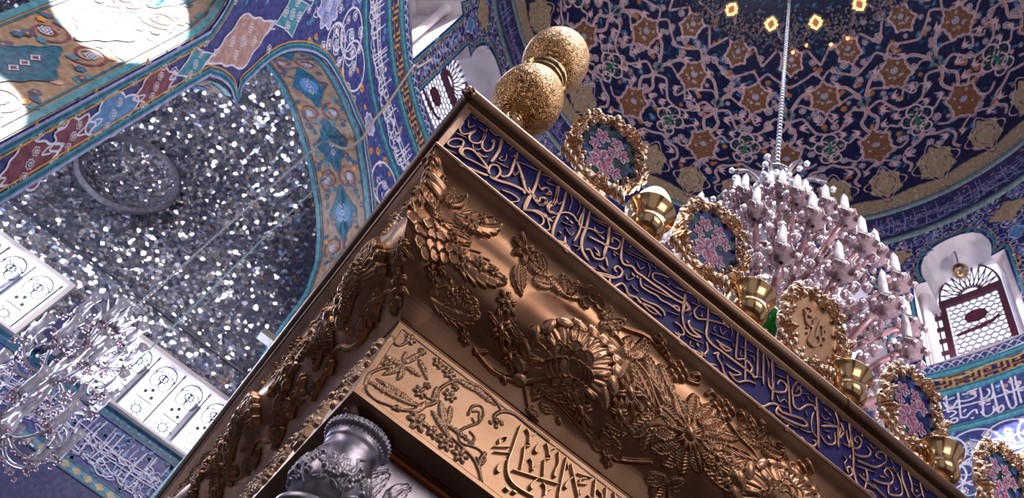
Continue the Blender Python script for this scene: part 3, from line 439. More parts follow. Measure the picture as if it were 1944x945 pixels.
for (u, v, shp, sx, sy, c, oc) in BIG:
    if v < 5.4: sx, sy = min(sx, .145), sy * 1.25
    elif v < 6: sx = .19
    for du in (0, -45, -157.0, 22.6):
        if du == 22.6: continue
        uu = u + du
        cv.shape(uu * RM, v, sx, sy, shp, c, .004); cv.outline(uu * RM, v, sx, sy, shp, .016, oc, .006)
        done.append((uu, v, max(sx, sy)))
        n = 4 if sx > .15 else 2
        for k in range(n):
            a = 2 * pi * k / n + .6; cv.flower(uu * RM + sx * .5 * cos(a), v + sy * .5 * sin(a), sx * .24, 6, 'white' if c != 'lav' else 'blue', c, 'orange', .0065)
        cv.flower(uu * RM, v, sx * .26, 8, oc, c, 'blue', .0065)
        for s in (-1, 1): cv.ribbon([(uu * RM - sx * .2, v + s * sy), (uu * RM, v + s * sy * 1.35), (uu * RM + sx * .2, v + s * sy)], .012, 'white', .005)
def nb(u, v):
    if near_arch(u, v): return True
    return any(abs((u - a) * RM) < r * .95 and abs(v - b_) < r * 1.05 for a, b_, r in done)
for a0, a1 in [(84, 190), (-42, 30)]:
    P = scatter(2.3, ZA - .1, a0, a1, 900, nb)
    for i, (u, v) in enumerate(P):
        r = rng.uniform(.042, .075); k = rng.random(); x = u * RM
        if k < .5: cv.flower(x, v, r, rng.choice((6, 8, 9)), 'white', rng.choice(('dark', 'leaf', 'maroon')), 'white', .004, rng.random())
        elif k < .66: cv.petal(x, v, r * .75, 6, 'orange', .004, rng.random()); cv.disc(x, v, r * .25, 'maroon', .006, 6)
        elif k < .8: cv.petal(x, v, r * .8, 5, 'lav', .004); cv.disc(x, v, r * .3, 'maroon', .006, 6)
        else: cv.leafp(x, v, r * 2, r * 1.1, rng.choice(('blue', 'leaf', 'teal', 'orange')), .004, rng.uniform(0, 6.3))
        for _ in range(3): cv.leafp(x + rng.uniform(-.12, .12), v + rng.uniform(-.12, .12), .07, .035, rng.choice(('leaf', 'leaf', 'blue', 'teal')), .0025, rng.uniform(0, 6.3))
# rosettes filling the narrow pier faces
for k, v in enumerate(np.arange(2.3, 5.35, .085)):
    for pu in (157.0, 22.0, -23.0, 112.0):
        u = pu + (1.75 if k % 2 else -1.75) + rng.uniform(-.25, .25)
        if any(abs((u - a) * RM) < .13 and abs(v - b_) < r * .75 and abs((u - a) * RM) / .15 + abs(v - b_) / (r * 1.1) < 1.05 for a, b_, r in done): continue
        x = u * RM
        if k % 5 == 3: cv.petal(x, v, .04, 8, 'orange', .0055, k); cv.disc(x, v, .014, 'maroon', .0075, 6)
        else: cv.flower(x, v, rng.uniform(.04, .055), (6, 8, 9)[k % 3], 'white', ('dark', 'maroon', 'leaf')[k % 3], 'white', .0055, k)
        cv.leafp(x, v + .03, .10, .045, 'leaf', .003, k * 1.3); cv.leafp(x, v - .02, .09, .04, ('blue', 'orange')[k % 2], .003, k * 2.1)
# scroll vines over the wider spandrels
def spiral(cvs, x, y, r, turns, s, w_, c, h=.005, ph=0.):
    P = [(x + s * r * (1 - .75 * t) * cos(2 * pi * turns * t + ph), y + r * (1 - .75 * t) * sin(2 * pi * turns * t + ph)) for t in [i / 16 for i in range(17)]]
    cvs.ribbon(P, w_, c, h, n=2)
for a0, a1 in [(84, 150), (-42, 30)]:
    for u in np.arange(a0, a1, 3.4):
        for v in np.arange(5.9, ZA - .18, .27):
            uu = u + rng.uniform(-.6, .6)
            if nb(uu, v) or near_arch(uu, v, 3.): continue
            spiral(cv, uu * RM, v, rng.uniform(.13, .2), 1.3, rng.choice((-1, 1)), .014, 'white', .0055, rng.uniform(0, 6))
for a0, a1 in [(84, 150), (-42, 30)]:            # large interlaced rings under the band
    for i, u in enumerate(np.arange(a0, a1, 4.6)):
        for v, rr_ in ((7.86, .27), (7.5, .22)):
            if near_arch(u, v - rr_ * .5, 2.) or near_arch(u, v, 3.5): continue
            cv.ribbon([(u * RM + rr_ * cos(t), v + rr_ * .95 * sin(t)) for t in [2 * pi * q / 24 for q in range(25)]], .022, 'white', .0065, n=0)
            cv.flower(u * RM, v, .06, 8, 'white', 'blue', 'orange', .007)
# edge stripes round each arch
for c in AC:
    if not (80 < c % 360 < 200 or c > 350 or c < 46): continue
    for off, w_, col, h in ((.045, .065, 'teal', .010), (.048, .016, 'tealD', .013), (.095, .014, 'kgold', .008), (.018, .02, 'lav', .012)):
        P = np.array([((c + a) * RM, z) for a, z in ARCH]); d = np.gradient(P, axis=0); d /= np.linalg.norm(d, axis=1)[:, None]; nn = np.stack([-d[:, 1], d[:, 0]], 1)
        Q = P + nn * off * (1 if (nn[3][0] * (P[3][0] - c * RM)) > 0 else -1)
        Q[8] = P[8] + np.array([0.25 * off, .6 * off]) * [-1, 1]; Q[-9] = P[-9] + np.array([.25 * off, .6 * off])
        cv.ribbon(Q, w_, col, h, n=3)
# calligraphic band between the two lower rings
for st in DATA['BAND']:
    P = [(st[i] / 100. * RM, st[i + 1] / 1000.) for i in range(1, len(st), 2)]
    cv.ribbon(P, .024, 'white', .009, n=4)
def script(cvs, x0, x1, y0, y1, wd, col, h, seed, dens=1.):
    r = random.Random(seed); H = y1 - y0; x = x0
    while x < x1:                                   # tall uprights, bowls, loops and points in two storeys
        k = r.random()
        if k < .55:
            a = r.uniform(-.05, .05) * H; cvs.ribbon([(x, y0 + H * r.uniform(.05, .3)), (x + a, y0 + H * .6), (x + a * .5, y1 - H * r.uniform(.02, .12))], wd, col, h, n=2)
        for lv in (.14, .46):
            s = H * r.uniform(.12, .2); yy = y0 + H * (lv + r.uniform(-.05, .08))
            t = r.random()
            if t < .4: cvs.ribbon([(x - s, yy + s), (x - s * .9, yy), (x, yy - s * .5), (x + s, yy), (x + s * 1.1, yy + s * .8)], wd, col, h, n=2)
            elif t < .7: cvs.ribbon([(x - s, yy), (x, yy + s * .2), (x + s * .7, yy + s * .8), (x + s * .2, yy + s * 1.2), (x - s * .1, yy + s * .6), (x + s * 1.4, yy)], wd, col, h, n=2)
            else: cvs.ribbon([(x - s * 1.3, yy + s * .4), (x - s * .4, yy), (x + s * 1.2, yy + s * .1)], wd, col, h, n=2)
        if r.random() < .7: cvs.shape(x + r.uniform(-.4, .4) * H, y0 + H * r.uniform(.1, .95), wd, wd, [(1, 0), (0, 1), (-1, 0), (0, -1)], col, h)
        x += H * r.uniform(.13, .22) / dens
    for lv in (.42, .60):
        X = np.linspace(x0, x1, max(3, int((x1 - x0) / (H * .9))))
        cvs.ribbon([(q, y0 + H * (lv + .05 * ((i * 7) % 3 - 1))) for i, q in enumerate(X)], wd * .8, col, h + .001, n=2)
script(cv, 86 * RM, 168 * RM, ZA + .09, ZB_ - .1, .015, 'white', .008, 3, 1.25)
script(cv, -40 * RM, 3.2 * RM, ZA + .09, ZB_ - .1, .015, 'white', .008, 4, 1.25)
for a0, a1 in VIS:
    for u in np.arange(a0, min(a1, 170), .9):
        v = rng.uniform(ZA + .1, ZB_ - .12); cv.petal(u * RM, v, rng.uniform(.025, .045), 5, rng.choice(('rose', 'blue', 'leaf', 'pink', 'leaf')), .004, rng.random() * 6)
        cv.leafp(u * RM, rng.uniform(ZA + .1, ZB_ - .12), .08, .04, rng.choice(('leaf', 'blue')), .003, rng.uniform(0, 6.3))
# geometric lettering on the amber band
UNIT = ["1111110100", "1000010101", "1011010101", "1001010101", "1111010111", "0000010000", "1111011101", "1001000101"]
for a0, a1 in [(110, 164), (-30, 27)]:
    cw = .0335; ch = (ZC - ZB_ - .17) / 8; u0 = a0 * RM; n = int((a1 - a0) * RM / cw)
    for i in range(n):
        for j in range(8):
            if UNIT[j][i % 10] == '1':
                x = u0 + i * cw; y = ZC - .085 - (j + 1) * ch
                cv.poly([(x, y), (x + cw * 1.02, y), (x + cw * 1.02, y + ch * 1.02), (x, y + ch * 1.02)], 'dark', .005)
# scroll strip above, dense vines between and over the windows
for a0, a1 in [(105, 170), (-36, 30)]:
    for i, u in enumerate(np.arange(a0 * RM, a1 * RM, .115)):
        cv.ribbon([(u, ZC + .08), (u + .05, ZC + .16), (u + .1, ZC + .19), (u + .15, ZC + .14), (u + .2, ZC + .08)], .014, 'white', .005, n=2)
        if i % 2: cv.petal(u, ZC + .17, .022, 5, 'pink' if i % 4 == 1 else 'white', .006)
for a0, a1 in [(100, 172), (-36, 42)]:
    u = a0
    while u < a1:
        v = ZS + .08
        while v < ZD - .1:
            uu = u + rng.uniform(-.7, .7); vv = v + rng.uniform(-.05, .05)
            if not near_win(uu, vv) and vv < ZD - .12:
                spiral(cv, uu * RM, vv, rng.uniform(.08, .13), 1.2, rng.choice((-1, 1)), .013, rng.choice(('white', 'lav', 'lav')), .005, rng.uniform(0, 6))
                k = rng.random()
                cv.petal(uu * RM + .04, vv + .03, .03, 5, 'pink' if k < .3 else ('orange' if k < .4 else 'lav'), .007, k)
                cv.leafp(uu * RM, vv, .12, .05, 'leaf', .003, rng.uniform(0, 6.3))
                cv.leafp(uu * RM + .06, vv - .07, .10, .05, rng.choice(('leaf', 'blue')), .003, rng.uniform(0, 6.3))
            v += .15
        u += 2.0
for k in range(-2, 9):
    u = 3.1 + 22 * k
    cv.shape(u * RM, 12.1, .24, .20, CART, 'cream', .009); cv.outline(u * RM, 12.1, .24, .20, CART, .015, 'kgold', .011)
    for q in range(7): cv.petal(u * RM + .12 * cos(q * 2.4) * (q / 6 + .2), 12.1 + .12 * sin(q * 2.4) * (q / 6 + .2), .03, 5, 'rose', .012)
    cv.shape(u * RM, 11.5, .11, .15, QUAT, 'blue', .009); cv.outline(u * RM, 11.5, .11, .15, QUAT, .010, 'white', .011)
    for q in range(5): cv.flower(u * RM, 9.7 + q * .33, .07, 6, 'lav', 'blue', 'pink', .009)
for c in (14.1, -7.9, 36.1, 124.1, 146.1, 102.1):
    P = [((c + a) * RM, z) for a, z in WOUT]
    Q = np.array(P); ctr = np.array([c * RM, 10.9]); 
    cv.ribbon([(x + .05 * (1 if x > ctr[0] else -1) * (1 if abs(x - ctr[0]) > .02 else 0), z + (.05 if z > 11.25 else 0)) for x, z in P], .035, 'teal', .008, n=2)
    cv.ribbon([(x + .09 * (1 if x > ctr[0] else -1) * (1 if abs(x - ctr[0]) > .02 else 0), z + (.09 if z > 11.25 else 0)) for x, z in P], .012, 'kgold', .008, n=2)
script(cv, 95 * RM, 150 * RM, ZD + .12, ZE - .12, .012, 'lav', .006, 11, 1.3)
script(cv, -40 * RM, 60 * RM, ZD + .12, ZE - .12, .012, 'lav', .006, 12, 1.4)
for u in np.arange(-40, 62, 1.1):
    for q in range(3): cv.leafp(u * RM, rng.uniform(ZD + .1, ZE - .12), .09, .04, rng.choice(('leaf', 'rose', 'leaf')), .003, rng.uniform(0, 6.3))
tiles = cv.build('wall_tilework'); tag(tiles, kind='structure')

# dome tiles
def dome_pt(P, h): return dp(P[0], P[1], h)
cd = Canvas(lambda u, v, h: dp(u, v, h), ['pink', 'rose', 'rust', 'green', 'orange', 'grey', 'cream', 'domeg', 'leaf', 'blue', 'maroon', 'white', 'kgold', 'tealD'])
def local(az, el):
    k = 1 / (RM * cos(rad(el))); q = 1 / RM
    return lambda pts: [(az + x * k, el + y * q) for x, y in pts]
def dshape(az, el, sx, sy, shp, c, h): cd.poly(local(az, el)([(a * sx, b_ * sy) for a, b_ in shp]), c, h)
def doutl(az, el, sx, sy, shp, w_, c, h):
    L_ = local(az, el); A = L_([(a * sx, b_ * sy) for a, b_ in shp]); B_ = L_([(a * (sx + w_), b_ * (sy + w_)) for a, b_ in shp]); n = len(shp)
    cd._add(A + B_, h, [(i, (i + 1) % n, n + (i + 1) % n, n + i) for i in range(n)], c)
def drib(pts, wm, c, h, n=4, taper=False):
    P = cat2(pts, n); k = cos(rad(float(np.mean(P[:, 1]))))
    d = np.gradient(P * [k, 1], axis=0); d /= (np.linalg.norm(d, axis=1)[:, None] + 1e-9); nn = np.stack([-d[:, 1] / k, d[:, 0]], 1) * (wm / 2 / RM)
    K = len(P); t = np.ones(K)
    if taper: t = np.clip(np.arange(K)[::-1] / (K * .5), .2, 1)
    A = P + nn * t[:, None]; B_ = P - nn * t[:, None]
    cd._add([tuple(x) for x in A] + [tuple(x) for x in B_], h, [(i, i + 1, K + i + 1, K + i) for i in range(K - 1)], c)
def dflower(az, el, r, c1, c2, c3, h=.004, n=6):
    for rr, c, hh in ((r, c1, 0), (r * .75, c2, .0015), (r * .5, c1, .003), (r * .25, c3, .0045)):
        dshape(az, el, rr, rr, [((.78 + .22 * abs(cos(n * a / 2))) * cos(a), (.78 + .22 * abs(cos(n * a / 2))) * sin(a)) for a in [2 * pi * i / 24 for i in range(24)]], c, h + hh)
def dvine(pts, w_=.06):                                   # pink stem with a pale edge and a darker heart
    drib(pts, w_, 'pink', .006); drib(pts, w_ * .35, 'rose', .008)
HEX = [(cos(a) * (.92 + .10 * cos(6 * a + pi) + .06 * cos(12 * a)), sin(a) * (.92 + .10 * cos(6 * a + pi) + .06 * cos(12 * a))) for a in [2 * pi * k / 60 for k in range(60)]]
def rustcart(az, el, sx, sy):
    dshape(az, el, sx, sy, HEX, 'rust', .008); doutl(az, el, sx, sy, HEX, .03, 'pink', .010); doutl(az, el, sx * 1.16, sy * 1.14, HEX, .014, 'pink', .009)
    L_ = local(az, el)
    c = L_([(0, sy * .15)])[0]; dflower(c[0], c[1], sx * .27, 'white', 'leaf', 'blue', .010, 8)
    for x, y in ((-.45, .45), (.42, .4), (-.4, -.3), (.45, -.2)): c = L_([(x * sx, y * sy)])[0]; dflower(c[0], c[1], sx * .13, 'white', 'rust', 'rose', .010)
    for k in range(5): c = L_([(sx * .12 * (k - 2), -sy * .45 + abs(k - 2) * sy * .08)])[0]; dshape(c[0], c[1], sx * .055, sy * .14, DIAM, 'white', .010)
def greenq(az, el, s):
    L_ = local(az, el)
    for k, (x, y) in enumerate(((0, .38), (-.3, .1), (.3, .1), (0, -.12), (-.16, -.42), (.16, -.42))):
        r = s * (.32 if k < 4 else .22); c = L_([(x * s * 1.15, y * s * 1.35)])[0]
        circ = [(cos(a), sin(a)) for a in [2 * pi * i / 18 for i in range(18)]]
        dshape(c[0], c[1], r, r, circ, 'domeg', .006); doutl(c[0], c[1], r, r, circ, .032, 'pink', .008)
        for t in range(4):
            a = t * pi / 2 + .4 + k; c2 = L_([(x * s * 1.15 + r * .5 * cos(a), y * s * 1.35 + r * .5 * sin(a))])[0]; dshape(c2[0], c2[1], r * .3, r * .2, DIAM, 'green', .009)
        dshape(c[0], c[1], r * .25, r * .25, DIAM, 'maroon', .010)
    dshape(az, el, s * .13, s * .42, DIAM, 'green', .010)
for k in range(-4, 8):
    a = 1.5 + 22.5 * k; b_ = a + 11.25
    rustcart(a, 24.0, .27, .38); rustcart(b_, 41.5, .26, .32); rustcart(a, 52.3, .20, .27)
    greenq(b_, 26.6, .40)
    dshape(a, 37.7, .12, .12, QUAT, 'grey', .009); dshape(a, 37.7, .04, .12, DIAM, 'domeg', .011)
    for az, el, s in ((a, 12.2, .95), (b_, 12.4, 1.08)):
        dshape(az, el - 1, .30 * s, .40 * s, HEX, 'cream', .007); doutl(az, el - 1, .30 * s, .40 * s, CART, .018, 'pink', .009)
        for x, y in ((0, .1), (-.13, -.1), (.13, -.1), (0, -.26), (0, .26)):
            c = local(az, el - 1)([(x * s, y * s)])[0]; dflower(c[0], c[1], .055, 'pink', 'maroon', 'orange', .010, 5)
        for s_ in (-1, 1):
            drib(local(az, el - 1)([(0, -.3), (s_ * .12, -.15), (s_ * .17, .05), (s_ * .08, .2)]), .014, 'domeg', .010)
            drib(local(az, el - 1)([(s_ * .2, -.3), (s_ * .3, -.15), (s_ * .24, .02)]), .014, 'domeg', .010)
    for s_ in (-1, 1):
        dvine([(a, 37.5), (a + s_ * 2.2, 41.0), (a + s_ * 4.6, 43.2), (a + s_ * 7.5, 43.4)])
        dvine([(a, 38.2), (a + s_ * 2.8, 40.2), (a + s_ * 5.4, 39.6), (a + s_ * 7.8, 38.5)], .035)
        dvine([(a, 37.0), (a + s_ * .6, 34), (a + s_ * 2.2, 32), (a + s_ * 1.2, 29.4), (a, 28.6)])
        dvine([(a + s_ * .6, 35.4), (a + s_ * 4, 36.4), (a + s_ * 6, 34.2), (a + s_ * 8, 31.8), (b_ if s_ > 0 else b_ - 22.5, 31.0)], .045)
        dvine([(a + s_ * 2.6, 27.2), (a + s_ * 4.4, 28.6), (a + s_ * 6.4, 27.4), (a + s_ * 8, 28.4)], .04)
        dvine([(a + s_ * 3.2, 23), (a + s_ * 5.2, 21.2), (a + s_ * 7.6, 22.6)], .04)
        dvine([(a + s_ * 11.25, 21.6), (a + s_ * 8.6, 20.2), (a + s_ * 6.2, 19.4), (a + s_ * 5.2, 16.8), (a + s_ * 6.4, 14.6), (a + s_ * 5.4, 12.6)], .05)
        dvine([(a, 19.6), (a + s_ * 2.4, 18.2), (a + s_ * 4.2, 16.6)], .035)
        dvine([(a + s_ * 11.25, 36.5), (a + s_ * 9.6, 34.2), (a + s_ * 8.2, 34.6)], .035)
        dvine([(a + s_ * 2.6, 52.5), (a + s_ * 5.8, 55), (a + s_ * 8.6, 53), (a + s_ * 11.25, 50.4)], .04)
        dvine([(a + s_ * 11.25, 46.6), (a + s_ * 8.6, 48.6), (a + s_ * 5.4, 47.4), (a, 45.2)], .04)
        dvine([(a, 58.5), (a + s_ * 5, 58), (a + s_ * 8, 61), (a + s_ * 11.25, 64)], .035)
        for az, el, r in ((3.6, 33.8, .14), (2.6, 29.6, .11), (7.6, 35.8, .12), (5.4, 44.2, .11), (6.2, 30.2, .12), (6.0, 18, .12), (2.6, 16.6, .09)):
            c = local(a + s_ * az, el)([(r * .2, 0)])[0]
            for t in (-.7, .7, 0): drib(local(c[0], c[1])([(0, 0), (s_ * r * .7, r * t * .6), (s_ * r * 1.3, r * t * 1.3)]), .05, 'pink', .007, taper=True)
            dshape(c[0], c[1], r * .28, r * .28, DIAM, 'maroon', .010)
    for i in range(95):
        az = a + rng.uniform(-11.2, 11.2); el = rng.choice((rng.uniform(14.5, 58), rng.uniform(15, 50)))
        r = rng.uniform(.045, .085); kk = rng.random()
        if kk < .55: dflower(az, el, r, 'pink', 'leaf', 'rose', .004, rng.choice((5, 6, 8)))
        elif kk < .8: dflower(az, el, r * .75, 'orange', 'maroon', 'orange', .004, 5)
        else: dflower(az, el, r, 'leaf', 'blue', 'pink', .004, 8)
    for i in range(90):
        az = a + rng.uniform(-11.2, 11.2); el = rng.uniform(14, 70)
        t = rng.uniform(0, 6.3); c = local(az, el)([(0, 0), (.07 * cos(t) - .025 * sin(t), .07 * sin(t) + .025 * cos(t)), (.14 * cos(t), .14 * sin(t)), (.07 * cos(t) + .025 * sin(t), .07 * sin(t) - .025 * cos(t))])
        cd.poly(c, rng.choice(('leaf', 'leaf', 'tealD', 'blue')), .003)
# buff foot of the dome with its scalloped edge
n = 300; Vt = [(-90 + 270 * i / n, 5.4 + 1.4 * abs(sin(pi * (-90 + 270 * i / n - 1.5) / 11.25))) for i in range(n + 1)]
cd._add([(x, .6) for x, y in Vt] + Vt, .005, [(i, i + 1, n + 2 + i, n + 1 + i) for i in range(n)], 'cream')
for k in range(-30, 48):
    az = 1.5 + 22.5 / 4 * k
    for el in (2.6, 5.0):
        dflower(az + (el > 5) * 2.8, el, .09, 'rose', 'maroon', 'pink', .007, 5)
        drib([(az - 2.4, el + 1), (az - 1, el + 2.2), (az + 1, el + .8), (az + 2.4, el + 1.8)], .016, 'domeg', .007, n=2); drib([(az - 2.4, el - .8), (az, el - 1.8), (az + 2.4, el - .6)], .014, 'leaf', .007, n=2)
for i in range(180): dshape(-80 + 1.45 * i, 1.4, .02, .02, DIAM, 'white', .012)
dt = cd.build('ceiling_tilework'); tag(dt, kind='structure')

# ------------------------------------------------------------------ arch reveals (thickness of the drum wall)
R1 = 5.2
REAR = [(17.2, ZF), (17.2, 5.2), (16.0, 5.9), (15.6, 6.56), (13.8, 6.98), (11.2, 7.26), (8, 7.46), (4, 7.58), (0, 7.62)]
def resample(P, n):
    P = np.array(P, float); k = np.r_[0, np.cumsum(np.hypot(np.diff(P[:, 0]) * RM, np.diff(P[:, 1])))]
    t = np.linspace(0, k[-1], n); return np.stack([np.interp(t, k, P[:, 0]), np.interp(t, k, P[:, 1])], 1)
RFULL = REAR + [(-a, z) for a, z in REAR[-2::-1]]
def reveal_pts(c):
    n = 121; A = resample(ARCH, n); B_ = resample(RFULL, n); return A, B_
for i, c in enumerate(AC):
    A, B_ = reveal_pts(c); n = len(A); m = 6; V = []
    for k in range(n):
        for j in range(m + 1):
            t = j / m; V.append(cp(c + A[k][0] * (1 - t) + B_[k][0] * t, A[k][1] * (1 - t) + B_[k][1] * t, 0, R0 * (1 - t) + R1 * t))
    o = mk('wall_reveal', V, grid_faces(n, m + 1), [T['sand']], None, None, True); tag(o, kind='structure')
def rvmap(c):
    A, B_ = reveal_pts(c); n = len(A)
    def f(u, v, h):          # u along the curve 0..1, v across 0..1
        k = min(max(u, 0), 1) * (n - 1); i = min(int(k), n - 2); q = k - i
        a = A[i] * (1 - q) + A[i + 1] * q; b_ = B_[i] * (1 - q) + B_[i + 1] * q; p = a * (1 - v) + b_ * v
        P = Vector(cp(c + p[0], p[1], 0, R0 * (1 - v) + R1 * v)); C_ = Vector(cp(c, 5.6, 0, (R0 + R1) / 2)); d = C_ - P
        d.z *= .4 if p[1] > 6 else 0
        return tuple(P + d.normalized() * h)
    return f
for c in (AC[3], AC[4]):
    A, _ = reveal_pts(c); Ltot = float(np.hypot(np.diff(A[:, 0]) * RM, np.diff(A[:, 1])).sum()); W_ = .75
    cr = Canvas(lambda x, y, h, f=rvmap(c), L_=Ltot: f(x / L_, y / .75, h), ['teal', 'tealD', 'maroon', 'rose', 'white', 'blue', 'leaf', 'orange', 'green', 'pink'])
    for y, w_, col in ((.03, .05, 'teal'), (.72, .05, 'teal'), (.08, .015, 'tealD'), (.67, .015, 'tealD')): cr.ribbon([(x, y) for x in np.linspace(0, Ltot, 160)], w_, col, .008, n=0)
    x = .4; k = 0
    while x < Ltot - .3:
        cr.shape(x, .375, .25, .15, CART, 'tealD', .005); cr.shape(x, .375, .16, .10, QUAT, 'leaf' if k % 2 else 'blue', .0065); cr.outline(x, .375, .25, .15, CART, .012, 'leaf', .008)
        for d in (-.09, 0, .09): cr.shape(x + d, .375, .035, .028, DIAM, 'maroon', .010); cr.outline(x + d, .375, .035, .028, DIAM, .008, 'white', .011)
        for s_ in (-1, 1):
            spiral(cr, x + .38, .375 + s_ * .13, .13, 1.4, s_, .018, 'maroon', .006, .5 * k); spiral(cr, x + .38, .375 + s_ * .13, .06, 1.2, -s_, .014, 'rose', .007, k)
            cr.flower(x + .38, .375 + s_ * .15, .04, 6, 'white', 'blue', 'orange', .008); cr.leafp(x + .22, .375 + s_ * .2, .1, .05, 'leaf', .006, 1.2 * s_)
            for q in range(9): cr.leafp(x + rng.uniform(-.1, .65), .375 + s_ * rng.uniform(.03, .27), .085, .042, rng.choice(('maroon', 'leaf', 'teal', 'tealD', 'rose')), .005, rng.uniform(0, 6.3))
            for q in range(3): cr.flower(x + rng.uniform(-.1, .65), .375 + s_ * rng.uniform(.1, .27), .036, 6, 'leaf', 'maroon', 'orange', .006)
            cr.leafp(x + .5, .375 + s_ * .06, .09, .05, 'teal', .006, 2 * s_); cr.petal(x + .3, .375 + s_ * .23, .03, 5, 'orange', .008); cr.petal(x + .55, .375 + s_ * .2, .035, 6, 'leaf', .008)
        x += .76; k += 1
    tag(cr.build('wall_reveal_tilework'), kind='structure')

# ------------------------------------------------------------------ mirrored recess behind the arch
def plane_xz(name, x0, x1, z0, z1, y, m, holes=()):
    xs = sorted(set([x0, x1] + [h for q in holes for h in q[:2]])); zs = sorted(set([z0, z1] + [h for q in holes for h in q[2:]]))
    mbp = MB()
    for i in range(len(xs) - 1):
        for j in range(len(zs) - 1):
            xm, zm = (xs[i] + xs[i + 1]) / 2, (zs[j] + zs[j + 1]) / 2
            if any(h[0] < xm < h[1] and h[2] < zm < h[3] for h in holes): continue
            mbp.add([(xs[i], y, zs[j]), (xs[i + 1], y, zs[j]), (xs[i + 1], y, zs[j + 1]), (xs[i], y, zs[j + 1])], [(0, 1, 2, 3)])
    return tag(mbp.build(name, [m]), kind='structure')
W2 = (-1.47, -.02, 4.56, 5.28); W1 = (-3.7, -2.13, 4.56, 5.28)
plane_xz('wall_back', XL, 1.2, ZF, 5.36, YB, mir_f, (W1, W2, (XL, 1.2, 3.80, 4.52)))
tag(mk('wall_left', [(XL, -4, ZF), (XL, YB, ZF), (XL, YB, 8.6), (XL, -4, 8.6)], [(0, 1, 2, 3)], mir), kind='structure')
# vault: rises from the ledge, leans in over the recess and closes behind the arch
prof = cat2([(YB + .0, 5.36), (YB - .05, 5.44), (YB - .10, 5.62), (YB - .02, 5.68), (YB, 6.2), (YB - .05, 6.8), (YB - .2, 7.4), (YB - .55, 7.95), (YB - 1.2, 8.35), (YB - 2.2, 8.5), (YB - 4.5, 8.55), (-4, 8.6)], 5)
ns = 60; V = []
for i in range(ns + 1):
    x = XL + (1.2 - XL) * i / ns
    for y, z in prof:
        b_ = .10 * abs(sin(x * 2.4 + .9)) * (z > 5.8) * min(1, (z - 5.8))
        V.append((x, y - b_, z))
F = [f for f in grid_faces(ns + 1, len(prof)).tolist() if all(math.hypot(V[i][0] - CX, V[i][1] - CY) > 5.16 for i in f)]
tag(mk('wall_vault', V, F, [mir], None, None, False), kind='structure')
# ledges, hood and pilaster groove
mb = MB()
for x0, x1 in ((XL, -1.83), (-1.62, 1.2)):
    mb.box(x0, x1, YB - .125, YB - .1, 5.63, 5.65)
led = mb.build('trim_12', [tile('ledge_slate', (58, 60, 78))]); tag(led, kind='structure')
mb = MB(); mb.box(-1.81, -1.66, YB - .16, YB, 4.52, 5.42)
tag(mb.build('trim_13', [mir_d]), kind='structure')
mb = MB(); mb.box(-1.92, -1.83, YB - .10, YB + .02, 4.52, 5.2); tag(mb.build('trim_14', [T['dark']]), kind='structure')
# round mirrored saucer let into the vault, as a ringed shallow bowl
mb = MB(); c = (-2.62, YB - .27, 6.72)
mb.lathe([(.56, .02), (.56, .06), (.53, .08), (.50, .06), (.48, .02)], c, 40, 0, (0, -1, 0))
mb.lathe([(.48, .02), (.42, -.03), (.3, -.07), (.15, -.09), (.01, -.10)], c, 40, 1, (0, -1, 0))
tag(mb.build('trim_15', [tile('saucer_rim', (104, 100, 116)), mir_f]), kind='structure')
for s_, x in ():
    mb = MB(); mb.lathe([(.02, 0), (.28, .06), (.33, .16), (.3, .3), (.2, .5), (.02, .6)], (x, YB - .25, 6.9), 20, 0)
    tag(mb.build('trim_16', [mir_d]), kind='structure')
# dark cornice corner of the recess at the right springing
mb = MB(); mb.box(-.37, .1, 6.74, 6.86, 5.60, 5.68)
tag(mb.build('trim_17', [tile('dark_wood', (44, 36, 44))]), kind='structure')
# inscription band of the back wall
plane_xz('wall_back_band', XL, 1.2, 3.80, 4.52, YB - .002, T['ground'])
cb = Canvas(lambda u, v, h: (u, YB - .004 - h, v), ['white', 'lav', 'teal', 'tealD', 'leaf', 'blue', 'cream', 'pink'])
for z0, z1 in ((4.42, 4.52), (3.80, 3.90)):
    cb._add([(XL, z0), (1.2, z0), (1.2, z1), (XL, z1)], .004, [(0, 1, 2, 3)], 'tealD' if z0 > 4 else 'teal')
    for x in np.arange(XL, 1.2, .12): cb.shape(x, (z0 + z1) / 2, .045, .032, QUAT, 'leaf' if z0 > 4 else 'cream', .007); cb.shape(x + .06, (z0 + z1) / 2, .02, .02, DIAM, 'blue', .008)
    for z in (z0, z1): cb._add([(XL, z - .008), (1.2, z - .008), (1.2, z + .008), (XL, z + .008)], .009, [(0, 1, 2, 3)], 'leaf')
script(cb, -3.6, .3, 3.93, 4.40, .012, 'lav', .007, 5, 1.35); script(cb, -3.6, .3, 3.93, 4.40, .010, 'white', .009, 6, .9)
for i in range(260): cb.leafp(rng.uniform(-3.6, .3), rng.uniform(3.93, 4.4), .07, .035, rng.choice(('leaf', 'blue')), .005, rng.uniform(0, 6.3))
tag(cb.build('wall_back_lettering'), kind='structure')
plane_xz('wall_back_dado', XL, 1.2, 2.6, 3.80, YB - .004, T['dark'])

